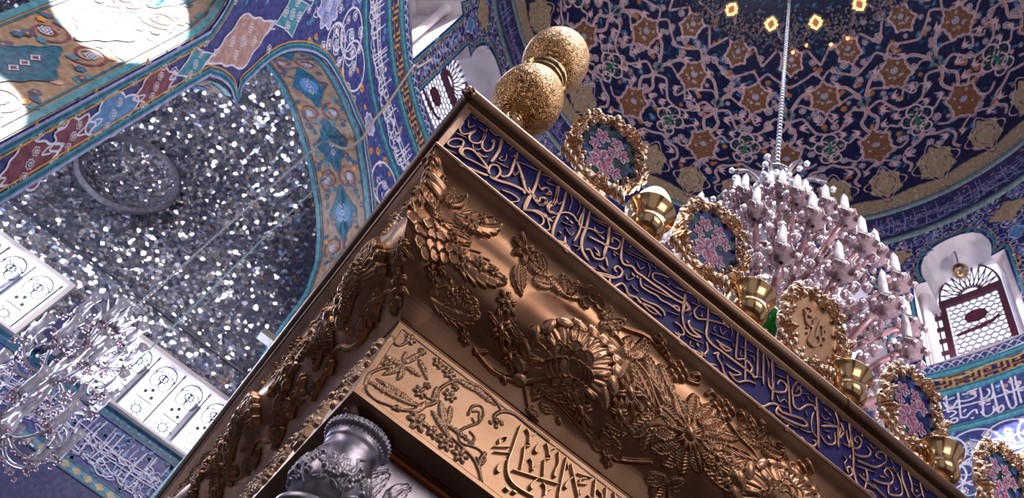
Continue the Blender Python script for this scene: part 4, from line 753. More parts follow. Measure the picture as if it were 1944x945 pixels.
# recess windows
def recess_window(k, x0, x1, z0, z1):
    w_ = thing('window_%d' % k, None, None); w_['kind'] = 'structure'
    mb = MB()
    for a in ((x0 - .05, x1 + .05, z1, z1 + .05), (x0 - .05, x1 + .05, z0 - .03, z0), (x0 - .05, x0, z0, z1), (x1, x1 + .05, z0, z1)):
        mb.box(a[0], a[1], YB - .07, YB + .05, a[2], a[3])
    mb.build('frame', [T['plaster']], w_)
    mb = MB(); mb.add([(x0, YB + .06, z0), (x1, YB + .06, z0), (x1, YB + .06, z1), (x0, YB + .06, z1)], [(0, 1, 2, 3)]); mb.build('pane', [pane2], w_)
    mb = MB(); x = x1 - .05; i = 0
    while x > x0:
        mb.box(x - .009, x + .009, YB + .0, YB + .012, z0, z1)
        xm = x - .14
        for s_ in (-1, 1):
            mb.tube([(xm + s_ * .11 * cos(a), YB + .01, z1 - .15 + .14 * sin(a)) for a in [pi * t / 10 for t in range(11)]], .008, 4)
            mb.tube([(xm + s_ * .05 + .06 * cos(a), YB + .01, z1 - .2 + .10 * sin(a)) for a in [2 * pi * t / 12 for t in range(13)]], .007, 4)
        for zc in (z1 - .17, z0 + .12):
            mb.tube([(xm + .045 * cos(a), YB + .01, zc + .045 * sin(a)) for a in [2 * pi * t / 8 for t in range(9)]], .008, 4)
            for t in range(8): a = pi * t / 4; mb.tube([(xm + .045 * cos(a), YB + .01, zc + .045 * sin(a)), (xm + .10 * cos(a), YB + .01, zc + .09 * sin(a))], .006, 4)
        mb.box(xm - .09, xm + .09, YB, YB + .01, z0 + .235, z0 + .245)
        for q, (dx, dz) in enumerate(((0, .38), (-.05, .33), (.04, .30))): mb.ball((xm + dx, YB + .01, z0 + dz), .022, 0, 6, 4)
        x -= .31; i += 1
    mb.build('grille', [iron], w_)
    mb = MB(); x = x1 - .37
    while x > x0 + .1: mb.box(x - .05, x + .03, YB + .02, YB + .05, z0, z1 - .17); x -= .62
    mb.build('mullion', [tile('window_mullion_%d' % k, (178, 176, 196))], w_)
recess_window(1, *W1); recess_window(2, *W2)

# ------------------------------------------------------------------ windows of the drum
def drum_window(k, c, detail=True):
    w_ = thing('window_%d' % k, None, None); w_['kind'] = 'structure'
    RB = 5.15
    mb = MB(); n = len(WOUT)          # plaster reveal
    V = []
    for a, z in WOUT:
        V += [cp(c + a, z, 0, R0), cp(c + a, z, 0, RB + .1)]
    mb.add(V, grid_faces(n, 2)); mb.add([cp(c - WH, ZS, -.0, R0), cp(c + WH, ZS, 0, R0), cp(c + WH, ZS, 0, RB + .1), cp(c - WH, ZS, 0, RB + .1)], [(0, 1, 2, 3)])
    # back plaster wall with the window hole
    fr = (-4.05, 5.95)
    def bw(a0, a1, z0, z1):
        m = 6; mb.add([cp(c + a0 + (a1 - a0) * i / m, z, 0, RB + .05) for i in range(m + 1) for z in (z0, z1)], grid_faces(m + 1, 2))
    bw(-WH - 1, fr[0], ZS, 12.4); bw(fr[1] + 1.9, WH + 1, ZS, 12.4)
    for i in range(12):
        a0 = fr[0] + (fr[1] + 1.9 - fr[0]) * i / 12; a1 = fr[0] + (fr[1] + 1.9 - fr[0]) * (i + 1) / 12; am = (a0 + a1) / 2
        t = (am - .95) / 4.9; zt = 11.55 + .72 * math.sqrt(max(0, 1 - t * t)); bw(a0, a1, zt, 12.6)
    mb.build('reveal', [T['plaster']], w_)
    if not detail: 
        mb = MB(); m = 6; mb.add([cp(c + -WH + 2 * WH * i / m, z, 0, RB + .2) for i in range(m + 1) for z in (ZS, 12.5)], grid_faces(m + 1, 2)); mb.build('pane', [pane], w_); return
    mb = MB()
    for s_ in (-1, 1):
        p = cp(c + s_ * 7.05, 0, 0, 4.74); mb.lathe([(.075, ZS), (.075, ZS + .05), (.064, ZS + .08), (.06, 11.1), (.07, 11.16), (.08, 11.28)], (p[0], p[1], 0), 20)
    mb.build('column', [T['plaster']], w_, True)
    RF = RB - .02
    def bar(mb, a0, a1, z0, z1, d0=0., d1=.05, m=0):
        for i in range(3):
            b0 = a0 + (a1 - a0) * i / 3; b1 = a0 + (a1 - a0) * (i + 1) / 3
            P = [cp(c + a, z, h, RF) for a in (b0, b1) for h in (d0, d1) for z in (z0, z1)]
            mb.add(P, [(0, 1, 3, 2), (4, 6, 7, 5), (0, 4, 5, 1), (2, 3, 7, 6), (0, 2, 6, 4), (1, 5, 7, 3)], m)
    mb = MB(); zb, zt = 10.05, 11.42
    bar(mb, fr[0], fr[0] + .95, 9.7, zt); bar(mb, fr[1] - .95, fr[1], 9.7, zt); bar(mb, fr[0], fr[1], zt - .02, zt + .13); bar(mb, fr[0], fr[1], 9.7, zb - .0)
    bar(mb, fr[1] + .6, fr[1] + .8, 9.7, zt)
    for z in np.arange(9.8, 11.4, .27): bar(mb, fr[1], fr[1] + 1.7, z, z + .05)
    mb.build('frame', [frame_red], w_)
    mb = MB(); V = [cp(c + fr[0] + (fr[1] + 2 - fr[0]) * i / 8, z, -.03, RF) for i in range(9) for z in (9.7, 12.3)]; mb.add(V, grid_faces(9, 2)); mb.build('pane', [pane], w_)
    lat = MB(); Lr = RF * pi / 180
    f = lambda x, z: cp(c + x / Lr, z, .01, RF)
    r = random.Random(k); X0, X1 = (fr[0] + .95) * Lr, (fr[1] - .95) * Lr
    s_ = .10; nx = int((X1 - X0) / s_) + 1; nz = int((zt - zb) / s_) + 1
    for i in range(nx + 1):
        for j in range(nz + 1):
            x = X0 + s_ * (i + .5 * (j % 2)); z = zb + s_ * j
            if x > X1: continue
            pts = [f(x + s_ * .55 * cos(a), z + s_ * .55 * sin(a)) for a in [2 * pi * t / 6 + .3 for t in range(6)]]
            lat.tube(pts, .007, 4, 0, True)
    cx_, cz_ = .085, zt + .14
    for t in range(13):
        a = pi * t / 12; lat.tube([f(cx_ + .13 * cos(a), cz_ + .13 * sin(a)), f(cx_ + .24 * cos(a + .13), cz_ + .27 * sin(a + .13)), f(cx_ + .43 * cos(a), cz_ + .68 * sin(a))], .011, 4)
        lat.tube([f(cx_ + .13 * cos(a), cz_ + .13 * sin(a)), f(cx_ + .24 * cos(a - .13), cz_ + .27 * sin(a - .13)), f(cx_ + .43 * cos(a), cz_ + .68 * sin(a))], .011, 4)
    lat.tube([f(cx_ + .43 * cos(pi * t / 24), cz_ + .70 * sin(pi * t / 24)) for t in range(25)], .02, 4)
    lat.tube([f(cx_ + .13 * cos(pi * t / 12), cz_ + .14 * sin(pi * t / 12)) for t in range(13)], .01, 4)
    lat.build('lattice', [frame_red], w_)
    ov = MB(); zc = 11.0
    P = [f(.085 + .155 * cos(a), zc + .13 * sin(a)) for a in [2 * pi * t / 28 for t in range(28)]]; ov.add(P, [tuple(range(28))])
    P = [cp(c + (.085 + .155 * cos(a)) / Lr, zc + .13 * sin(a), .03, RF) for a in [2 * pi * t / 28 for t in range(28)]]; ov.add(P, [tuple(range(28))])
    up_ = [(-.30, -.30), (-.2, -.27), (0, -.25), (.2, -.21), (.30, -.14)]; lo = [(x, z - .065 - .02 * (abs(x) < .25)) for x, z in up_]
    P = [cp(c - (x - .085) / Lr, zc + z, .03, RF) for x, z in up_ + lo[::-1]]; ov.add(P, [tuple(range(10))])
    ov.build('inscribed_plaque', [frame_red], w_)
drum_window(3, 14.1); drum_window(4, 124.1); drum_window(5, 146.1)
for k, c in enumerate((-7.9, 36.1, 102.1)): drum_window(6 + k, c, False)
# daylight openings not seen from here are closed with plain panes further round
# floor
mb = MB(); mb.add([(-6, -6, ZF), (9, -6, ZF), (9, 9, ZF), (-6, 9, ZF)], [(0, 1, 2, 3)])
tag(mb.build('floor', [tile('marble_floor', (54, 44, 40), .4)]), kind='structure')
# plain dark wall beyond the far right arch
mb = MB(); V = [cp(a, z, 0, 6.3) for a in np.linspace(-30, 60, 19) for z in (ZF, 8.6)]; mb.add(V, grid_faces(19, 2))
tag(mb.build('wall_right', [tile('brown_marble', (92, 70, 84), .3)]), kind='structure')
# ================================================================== the shrine enclosure
XP, YP = .139, 1.3                       # corner of the inscribed panel; o = how far a moulding stands out from it
LR, LL = 2.35, 2.9                       # length of the right and left faces that are built
def sp(S, o, z):                         # S > 0 along the right face, S < 0 along the left face
    return (XP - o + S, YP - o, z) if S >= 0 else (XP - o, YP - o - S, z)
def sweep(name, prof, m, parent, smooth=True, SL=LL, SR=LR):
    V = []; k = len(prof)
    for S in (-SL, 0, SR):
        for o, z in prof: V.append(sp(S, o, z))
    # doubled corner so that the mitre stays crisp
    V = V[:2 * k] + V[k:2 * k] + V[2 * k:]
    F = np.concatenate([grid_faces(2, k), grid_faces(2, k, False, 2 * k)])
    return mk(name, V, F, [m], None, parent, smooth)
shrine = thing('shrine_enclosure', 'gilded shrine enclosure with blue and gold inscribed frieze, embossed cornice and silver capital', 'shrine', None)
ct, rr = (.188, 1.957), .026
tubep = [(ct[0] + rr * cos(a), ct[1] + rr * sin(a)) for a in [rad(130 - 15 * i) for i in range(19)]]
rim = sweep('rim', [(-1.2, 1.975), (.16, 1.975)] + tubep, gold_rim, shrine)
sweep('rim_cove', [(.186, 1.936), (.192, 1.930), (.190, 1.922), (.180, 1.912)], gold_rim, shrine)
# joint collars and corner boss on the rim
def ringx(S, w_=.004, over=.0025):
    mb = MB(); pts = [(ct[0] + (rr + over) * cos(a), ct[1] + (rr + over) * sin(a)) for a in [rad(150 - 20 * i) for i in range(16)]]
    V = [sp(S + d, o, z) for d in (-w_, w_) for o, z in pts]; mb.add(V, grid_faces(2, len(pts))); return mb.build('rim_collar', [gold_rim], rim, True)
ringx(1.37); ringx(-1.30)
mb = MB(); c = sp(0, ct[0] + .012, ct[1] - .012)
mb.ball(c, .017, 0, 16, 10)
for k in range(8):
    a = 2 * pi * k / 8; mb.ball((c[0] + .010 * cos(a) - .008, c[1] - .010 * cos(a) - .008, c[2] + .014 * sin(a)), .006, 0, 8, 6)
mb.build('corner_boss', [gold_rim], rim, True)
# frieze
OF = .182
sweep('frieze_panel', [(OF - .004, 1.915), (OF - .004, 1.698)], navy_enamel, shrine, False)
mb = MB()
for S0, S1 in ((0.0, .012),): mb.box(XP - OF + S0, XP - OF + S1 + .003, YP - OF - .001, YP - OF + .006, 1.69, 1.915)
mb.box(XP - OF - .001, XP - OF + .006, YP - OF + 0.0, YP - OF + .015, 1.69, 1.915)
mb.build('frieze_border', [gold_letter], shrine)
sweep('frieze_fillet', [(OF - .004, 1.701), (OF + .003, 1.700), (OF + .004, 1.694), (OF - .001, 1.690)], gold_letter, shrine)
def letters(name, strokes, f, h, m, parent, pen=None, n=5, wk=1.):
    mb = MB()
    for st in strokes:
        w_ = st[0] * wk; P = cat2([(st[i] / 1000., st[i + 1] / 1000.) for i in range(1, len(st), 2)], n)
        d = np.gradient(P, axis=0); d /= (np.linalg.norm(d, axis=1)[:, None] + 1e-9); nn = np.stack([-d[:, 1], d[:, 0]], 1); K = len(P)
        ww = np.full(K, w_ / 2)
        if pen is not None and w_ > .004: ww *= .62 + .45 * np.abs(d[:, 0] * sin(pen) - d[:, 1] * cos(pen))
        ww[0] *= .55; ww[-1] *= .45; ww[1] *= .85; ww[-2] *= .75
        V = []
        for i in range(K):
            for t, hh in ((1., -.001), (.92, h * .8), (.45, h), (-.45, h), (-.92, h * .8), (-1., -.001)):
                q = P[i] + nn[i] * ww[i] * t; V.append(f(q[0], q[1], hh))
        mb.add(V, grid_faces(K, 6)); mb.add([V[i] for i in range(6)] + [V[-6 + i] for i in range(6)], [(0, 1, 2, 3, 4, 5), (11, 10, 9, 8, 7, 6)])
    return mb.build(name, [m], parent)
letters('frieze_lettering', [s for s in DATA['FRIEZE']], lambda x, z, h: (x, YP - OF + .004 - h, min(z, 1.93)), .005, gold_letter, shrine, rad(60), 5, 1.13)
# the frieze on the left face carries the same kind of script
r = random.Random(3); st = []
s = .03
while s < 2.8:
    st.append([.007] + [int(v * 1000) for v in (s, 1.72 + r.uniform(0, .05), s + .004, 1.80, s + r.uniform(-.01, .01), 1.89)])
    a = 1.73 + r.uniform(0, .1); st.append([.006] + [int(v * 1000) for v in (s - .03, a + .03, s - .01, a, s + .03, a - .005, s + .045, a + .03)])
    s += r.uniform(.025, .05)
letters('frieze_lettering', st, lambda y, z, h: (XP - OF + .004 - h, YP - OF + y, z), .006, gold_letter, shrine, rad(60), 3)

# ---- embossed cornice: one beaten surface, relief raised from it
PK = [(.182, 1.693), (.168, 1.678), (.148, 1.657), (.134, 1.630), (.129, 1.595), (.128, 1.555), (.120, 1.505), (.100, 1.462), (.066, 1.424), (.030, 1.392), (.0, 1.343)]
PROF = cat2(PK, 6); PL = np.r_[0, np.cumsum(np.hypot(*np.diff(PROF, axis=0).T))]; TL = PL[-1]
class HF:
    def __init__(s, U, V): s.U = U; s.V = V; s.H = np.zeros((len(U), len(V)))
    def win(s, u, v, r):
        i0, i1 = np.searchsorted(s.U, [u - r, u + r]); j0, j1 = np.searchsorted(s.V, [v - r, v + r])
        if i1 <= i0 or j1 <= j0: return None
        return slice(i0, i1), slice(j0, j1), s.U[i0:i1][:, None] - u, s.V[j0:j1][None, :] - v
    def mx(s, a, b_, h): s.H[a, b_] = np.maximum(s.H[a, b_], h)
    def berry(s, u, v, r, h=None, base=0.):
        w_ = s.win(u, v, r * 1.02)
        if w_ is None: return
        a, b_, x, y = w_; q = 1 - (x * x + y * y) / (r * r); s.mx(a, b_, np.where(q > 0, base + (h or r * .9) * np.sqrt(np.clip(q, 0, 1)), 0))
    def ell(s, u, v, L_, W_, rot, h, base=0., groove=0., rim=0.):
        w_ = s.win(u, v, max(L_, W_) * 1.05)
        if w_ is None: return
        a, b_, x, y = w_; c_, s_ = cos(rot), sin(rot); X = (x * c_ + y * s_) / L_; Y = (-x * s_ + y * c_) / W_
        q = 1 - X * X - Y * Y; f = base + h * np.clip(q, 0, 1) ** .45
        if groove: f -= h * groove * np.exp(-(Y / .16) ** 2) * (q > .1)
        if rim: f += h * rim * np.exp(-((q - .12) / .1) ** 2)
        s.mx(a, b_, np.where(q > 0, f, 0))
    def flower(s, u, v, r, n, h=.008, rot=0.3):
        for k in range(n):
            a = 2 * pi * k / n + rot; s.ell(u + r * .56 * cos(a), v + r * .56 * sin(a), r * .46, min(r * .36, r * 1.5 / n), a, h, h * .15, .45, .25)
        s.berry(u, v, r * .28, r * .2, h * .9); s.berry(u, v, r * .13, r * .12, h * 1.25)
    def leaf(s, u0, v0, u1, v1, w_, h=.008, ser=False, nv=5):
        L_ = math.hypot(u1 - u0, v1 - v0); g = s.win((u0 + u1) / 2, (v0 + v1) / 2, L_ * .5 + w_ * 1.4)
        if g is None or L_ < 1e-4: return
        a, b_, x, y = g; cx_, cy_ = (u1 - u0) / L_, (v1 - v0) / L_
        t = (x * cx_ + y * cy_) / L_ + .5; d = (-x * cy_ + y * cx_) / w_
        bend = .35 * np.sin(t * pi); d = d - bend * .5
        prof_ = np.clip(np.sin(np.clip(t, 0, 1) ** .75 * pi), 0, 1) ** .7
        if ser: prof_ = prof_ * (.78 + .3 * ((t * 6) % 1))
        q = 1 - np.abs(d) / np.maximum(prof_, 1e-3); ok = (t > 0) & (t < 1) & (q > 0)
        f = h * (.35 + .5 * np.clip(q, 0, 1) ** .5) + h * .55 * np.exp(-((q - .1) / .09) ** 2) - h * .45 * np.exp(-(d / .10) ** 2)
        if not ser: f -= h * .15 * np.cos((np.abs(d) * 3 + t * 8) * 2 * pi)
        s.mx(a, b_, np.where(ok, f, 0))
    def stem(s, pts, w_, h=.006):
        P = cat2(pts, 8)
        for i in range(len(P) - 1):
            p, q = P[i], P[i + 1]; L_ = np.hypot(*(q - p)); g = s.win((p[0] + q[0]) / 2, (p[1] + q[1]) / 2, L_ / 2 + w_ * 1.1)
            if g is None: continue
            a, b_, x, y = g; x = x + (p[0] + q[0]) / 2; y = y + (p[1] + q[1]) / 2
            t = np.clip(((x - p[0]) * (q[0] - p[0]) + (y - p[1]) * (q[1] - p[1])) / (L_ * L_ + 1e-12), 0, 1)
            d2 = (x - p[0] - t * (q[0] - p[0])) ** 2 + (y - p[1] - t * (q[1] - p[1])) ** 2
            k = 1 - d2 / (w_ * w_); s.mx(a, b_, np.where(k > 0, h * np.sqrt(np.clip(k, 0, 1)), 0))
    def scale(s, u, v, r, rot, h=.006):
        w_ = s.win(u, v, r * 1.05)
        if w_ is None: return
        a, b_, x, y = w_; c_, s_ = cos(rot), sin(rot); X = (x * c_ + y * s_) / r; q = 1 - (x * x + y * y) / (r * r)
        f = h * (.55 + .45 * X) + h * .5 * np.exp(-((q - .12) / .12) ** 2); s.H[a, b_] = np.where(q > 0, np.maximum(f + h * .6, s.H[a, b_] * .3), s.H[a, b_])
    def swell(s, u, v, L_, W_, rot, h):
        w_ = s.win(u, v, max(L_, W_) * 1.05)
        if w_ is None: return
        a, b_, x, y = w_; c_, s_ = cos(rot), sin(rot); q = 1 - ((x * c_ + y * s_) / L_) ** 2 - ((-x * s_ + y * c_) / W_) ** 2
        s.H[a, b_] += h * np.clip(q, 0, 1) ** 1.5
U_ = np.r_[-np.arange(0.0028, LL, .0028)[::-1], np.arange(0, LR - .2, .0017)]; Vv = np.linspace(0, TL, 236)
hf = HF(U_, Vv)
K1 = 1e-3
def shell(h_, u, v, R_, a0, a1, n=13, J=((1.48, .1), (-.8, 1.0))):
    """fan of ribs with rounded ends over a bed of scales; J shears it the way the beaten shell leans"""
    da = (a1 - a0) / n
    dr = lambda a, q: (u + q * (J[0][0] * cos(a) + J[0][1] * sin(a)), v + q * (J[1][0] * cos(a) + J[1][1] * sin(a)))
    for k in range(n):
        a = a0 + da * (k + .5); p0 = dr(a, R_ * .25); p1 = dr(a, R_ * .95); pe = dr(a, R_ * .92); pl_ = dr(a - da / 2, R_ * .92); pr = dr(a + da / 2, R_ * .92)
        w_ = math.hypot(pr[0] - pl_[0], pr[1] - pl_[1]) / 2; L_ = math.hypot(p1[0] - p0[0], p1[1] - p0[1]) / 2; an = math.atan2(p1[1] - p0[1], p1[0] - p0[0])
        h_.ell((p0[0] + p1[0]) / 2, (p0[1] + p1[1]) / 2, L_, w_ * .78, an, .007, .008, .45, .3)
        h_.ell(pe[0], pe[1], L_ * .34, w_ * 1.0, an, .009, .011, 0, .35)
        if k % 2: q = dr(a + da / 2, R_ * .62); h_.ell(q[0], q[1], L_ * .4, w_ * .35, an, .006, .012, 0, 0)
    for q in range(4):
        m_ = 5 - q
        for k in range(m_):
            a = a0 + (a1 - a0) * (k + .5) / m_; p = dr(a, R_ * (.36 - .09 * q)); h_.scale(p[0], p[1], R_ * .17, math.atan2(p[1] - v, p[0] - u), .010)
sh_c = []
for m in DATA['RELIEF']:
    k = m[0]
    if k == 'F': hf.flower(m[1] * K1, m[2] * K1, m[3] * K1 * 1.25, m[4], .013)
    elif k == 'B': hf.berry(m[1] * K1, m[2] * K1, m[3] * K1 * 1.05, None, .004)
    elif k == 'L': hf.leaf(m[1] * K1, m[2] * K1, m[3] * K1, m[4] * K1, m[5] * K1 * 1.15, .012)
    elif k == 'S': hf.leaf(m[1] * K1, m[2] * K1, m[3] * K1, m[4] * K1, m[5] * K1 * 1.1, .012, True)
    elif k == 'K': hf.scale(m[1] * K1, m[2] * K1, m[3] * K1 * 1.0, -1.2 if m[4] < 0 else 1.2, .009)
    elif k == 'C': hf.stem([(m[i] * K1, m[i + 1] * K1) for i in range(2, len(m), 2)], m[1] * K1 * 1.3, .009)
    elif k == 'N': sh_c.append((m[1] * K1, m[2] * K1))
for (u, v), R_ in zip(sh_c, (.098, .100)):
    shell(hf, u, v, R_, rad(-195), rad(48), 14); hf.swell(u + .03, v - .03, .19, .14, 0, .016)
hf.swell(0, .25, .10, .17, 0, .016); hf.swell(-.0, .1, .035, .09, 0, .010)
# left face: the same repertoire carried along it
r = random.Random(11); s = -.16
i = 0
while s > -LL + .1:
    typ = i % 3; vm = TL * .52
    if typ == 0:
        shell(hf, s - .05, vm + .04, .09, rad(-190), rad(40), 13, ((-1.3, 0), (-.2, 1.0))); hf.swell(s - .05, vm, .2, .13, 0, .024)
        for k in range(7): hf.leaf(s - .16 + .045 * k, vm - .10, s - .2 + .055 * k, vm - .17 - .01 * (k % 2), .012, .012)
    elif typ == 1:
        hf.flower(s, vm, .06, 10, .014)
        for k in range(9): a = 2 * pi * k / 9; hf.leaf(s + .05 * cos(a), vm + .05 * sin(a), s + .14 * cos(a), vm + .11 * sin(a), .016, .013)
    else:
        for k in range(12): hf.berry(s + r.uniform(-.06, .06), vm + r.uniform(-.06, .06), r.uniform(.008, .014), None, .006)
        for k in range(6): hf.leaf(s + r.uniform(-.04, .04), vm + r.uniform(-.03, .03), s + r.uniform(-.14, .14), vm + r.uniform(-.13, .13), .018, .014, True)
    for k in range(5):
        hf.flower(s + r.uniform(-.12, .12), vm + r.choice((-1, 1)) * r.uniform(.08, .14), r.uniform(.018, .03), r.choice((5, 6, 7)), .012)
        u, v = s + r.uniform(-.12, .12), vm + r.choice((-1, 1)) * r.uniform(.09, .15); hf.leaf(u, v, u + r.uniform(-.08, .08), v + r.uniform(-.05, .05), .014, .012)
        u, v = s + r.uniform(-.12, .12), vm + r.uniform(-.15, .12)
        for q in range(5): hf.berry(u + .012 * cos(q * 1.25), v + .012 * sin(q * 1.25), .008, None, .006)
    hf.stem([(s + .13, vm + .13), (s + .05, vm + .10), (s - .05, vm + .14), (s - .14, vm + .12)], .005, .009); hf.stem([(s + .13, vm - .11), (s + .03, vm - .14), (s - .07, vm - .10), (s - .14, vm - .13)], .005, .009)
    s -= .245; i += 1
po = np.interp(Vv, PL, PROF[:, 0]); pz = np.interp(Vv, PL, PROF[:, 1])
To = np.gradient(po, Vv); Tz = np.gradient(pz, Vv); nl = np.hypot(To, Tz); no_, nz_ = -Tz / nl, To / nl
H = hf.H; H[:, :3] = 0; H[:, -2:] = 0
O_ = po[None, :] + no_[None, :] * H; Z_ = pz[None, :] + nz_[None, :] * H; S_ = U_[:, None]
X_ = np.where(S_ >= 0, XP - po[None, :] + S_, XP - O_); Y_ = np.where(S_ >= 0, YP - O_, YP - po[None, :] - S_)
k0 = np.argmin(np.abs(U_)); fade = np.clip(1 - np.abs(S_) / .03, 0, 1)   # at the mitre both faces lift together
X_ = np.where(S_ >= 0, X_ - no_[None, :] * H * fade, X_); Y_ = np.where(S_ < 0, Y_ - no_[None, :] * H * fade, Y_)
V = np.stack([X_, Y_, Z_], -1).reshape(-1, 3)
mk('cornice', V, grid_faces(len(U_), len(Vv))[:, ::-1], [gold], None, shrine, True)

# ---- inscribed panel under the cornice
panel_letter = noisy(mat('panel_letter_gold', (226, 190, 158), .3, 1.), (212, 176, 142), (234, 200, 170), 30, 3, 0, None, (.26, .36))
sweep('panel_moulding', [(.0, 1.343), (-.012, 1.341), (-.012, 1.336), (.003, 1.335), (.004, 1.330), (-.006, 1.328), (-.006, 1.322)], gold_rim, shrine)
PU = np.arange(0, 1.5, .0016); PV = np.arange(1.098, 1.330, .0016)
hp = HF(PU + XP, PV)
for m in DATA['PREL']:
    if m[0] == 'F': hp.flower(m[1] * K1, m[2] * K1, m[3] * K1, m[4], .006)
    elif m[0] == 'L': hp.leaf(m[1] * K1, m[2] * K1, m[3] * K1, m[4] * K1, m[5] * K1, .0065)
    elif m[0] == 'C': hp.stem([(m[i] * K1, m[i + 1] * K1) for i in range(2, len(m), 2)], m[1] * K1 * .55, .005)
    elif m[0] == 'B': hp.berry(m[1] * K1, m[2] * K1, m[3] * K1, None, 0)
for j in range(len(PV)):                      # plain raised border
    e = min(PV[j] - PV[0], PV[-1] - PV[j])
    if e < .012: hp.H[:, j] = np.maximum(hp.H[:, j], .003)
e = PU[:, None] + 0 * PV[None, :]; hp.H = np.where(e < .014, np.maximum(hp.H, .003), hp.H)
V = np.stack([(PU + XP)[:, None] + 0 * PV[None, :], YP - hp.H, PV[None, :] + 0 * PU[:, None]], -1).reshape(-1, 3)
pan = mk('inscription_panel', V, grid_faces(len(PU), len(PV)), [gold_panel], None, shrine, True)
letters('panel_lettering', DATA['PANEL'], lambda x, z, h: (x, YP - h, z), .009, panel_letter, pan, rad(50))
QU = np.arange(0, LL, .004); hq = HF(QU, PV); s = .06; r = random.Random(5)
while s < LL:
    hq.leaf(s, 1.12 + r.uniform(0, .1), s + r.uniform(-.05, .07), 1.2 + r.uniform(0, .1), .018, .012); hq.flower(s, r.uniform(1.13, 1.3), .022, 6, .012)
    for q in range(4): hq.berry(s + r.uniform(-.03, .03), r.uniform(1.12, 1.31), .009, None, .004)
    s += .05
V = np.stack([XP - hq.H, YP + QU[:, None] + 0 * PV[None, :], PV[None, :] + 0 * QU[:, None]], -1).reshape(-1, 3)
mk('inscription_panel', V, grid_faces(len(QU), len(PV))[:, ::-1], [gold_panel], None, shrine, True)
# underside: soffit, bead, silver screen head
sweep('soffit', [(.0, 1.0985), (-.004, 1.096), (-.055, 1.094), (-.060, 1.088), (-.066, 1.088)], gold_rim, shrine, False)
sweep('soffit_bead', [(-.060, 1.090), (-.057, 1.082), (-.060, 1.074), (-.068, 1.070)], mat('red_bronze_bead', (130, 74, 50), .4, 1.), shrine)
sweep('silver_screen', [(-.068, 1.074), (-.070, .95), (-.072, .2), (-.072, ZF)], silver, shrine, False)
# silver capital with embossed leaves at the corner
cx_, cy_ = .212, 1.372
prof = [(.0, 1.070), (.064, 1.070), (.069, 1.064), (.070, 1.058), (.066, 1.053), (.060, 1.050), (.060, 1.036), (.056, 1.026), (.057, 1.010), (.064, .990), (.071, .965), (.074, .94), (.070, .915), (.058, .893), (.050, .880), (.052, .873), (.070, .868), (.074, .860), (.070, .852), (.05, .845), (.046, .80), (.046, ZF)]
UC = np.linspace(0, 2 * pi, 420); PC = cat2(prof[:-1], 8); LC = np.r_[0, np.cumsum(np.hypot(*np.diff(PC, axis=0).T))]; VC = np.linspace(0, LC[-1], 230)
hc = HF(UC * .065, VC); r = random.Random(2)
zmid = float(np.interp(-.945, -PC[:, 1], LC))
for k in range(5):
    u = .041 + k * .0817
    for q in range(7):
        a = -pi / 2 + (q - 3) * .42; hc.leaf(u + .004 * cos(a), zmid + .012 + .004 * sin(a), u + .036 * cos(a), zmid + .012 + .042 * sin(a), .0065, .006)
    for q in range(5): hc.berry(u + (q - 2) * .008, zmid + .014 + .004 * (q % 2), .0052, None, .004)
    for q in range(3): hc.berry(u + (q - 1) * .008, zmid + .024, .005, None, .004)
    hc.leaf(u - .004, zmid + .03, u - .034, zmid + .04, .008, .006); hc.leaf(u + .004, zmid + .03, u + .034, zmid + .04, .008, .006)
    hc.stem([(u + .041, zmid - .05), (u + .028, zmid - .035), (u + .034, zmid - .01), (u + .026, zmid + .02), (u + .036, zmid + .05)], .0025, .004)
    for q in range(8): hc.berry(u + .041 + r.uniform(-.008, .008), zmid - .02 + q * .007, .0048, None, .003)
j0 = int(np.searchsorted(LC, 0)); ro = np.interp(VC, LC, PC[:, 0]); zo = np.interp(VC, LC, PC[:, 1])
rg = ro[None, :] + hc.H + .0016 * np.sin(UC[:, None] * 40) * (np.abs(zo[None, :] - 1.058) < .010)
V = np.stack([cx_ + rg * np.cos(UC)[:, None], cy_ + rg * np.sin(UC)[:, None], zo[None, :] + 0 * rg], -1).reshape(-1, 3)
cap = mk('capital', V, grid_faces(len(UC), len(VC)), [silver], None, shrine, True); cap['label'] = 'silver corner capital embossed with leaves'
mb = MB(); mb.lathe([(.045, .81), (.045, ZF)], (cx_, cy_, 0), 32); mb.build('column', [silver], shrine, True)
# silver spandrel leaves beside the capital
SU = np.arange(0, 1.3, .003); SVv = np.arange(.75, 1.072, .003); hs = HF(SU, SVv)
for k in range(26):
    u = .06 + k * .05; hs.leaf(u, .95 + .05 * (k % 2), u + .03, 1.05, .016, .009); hs.leaf(u + .01, .93, u + .05, .86, .016, .009); hs.flower(u, .9 + .06 * (k % 3), .016, 6, .007); hs.stem([(u, .8), (u + .02, .9), (u - .01, 1.0), (u + .02, 1.05)], .004, .006)
V = np.stack([XP + .072 + SU[:, None] + 0 * SVv[None, :], YP + .0705 - hs.H, SVv[None, :] + 0 * SU[:, None]], -1).reshape(-1, 3)
mk('silver_spandrel', V, grid_faces(len(SU), len(SVv)), [silver], None, shrine, True)
mb = MB(); c = (XP + .02, YP + .035, 1.085)
for k, (a, b_) in enumerate(((0, 0), (.007, .006), (-.006, .008), (.002, -.008), (.008, -.004))): mb.ball((c[0] + a, c[1], c[2] - .012 + b_), .006, 0, 8, 6)
mb.build('soffit_flower', [gold_rim], shrine, True)

# ================================================================== things standing on the rim
ZT = 1.975
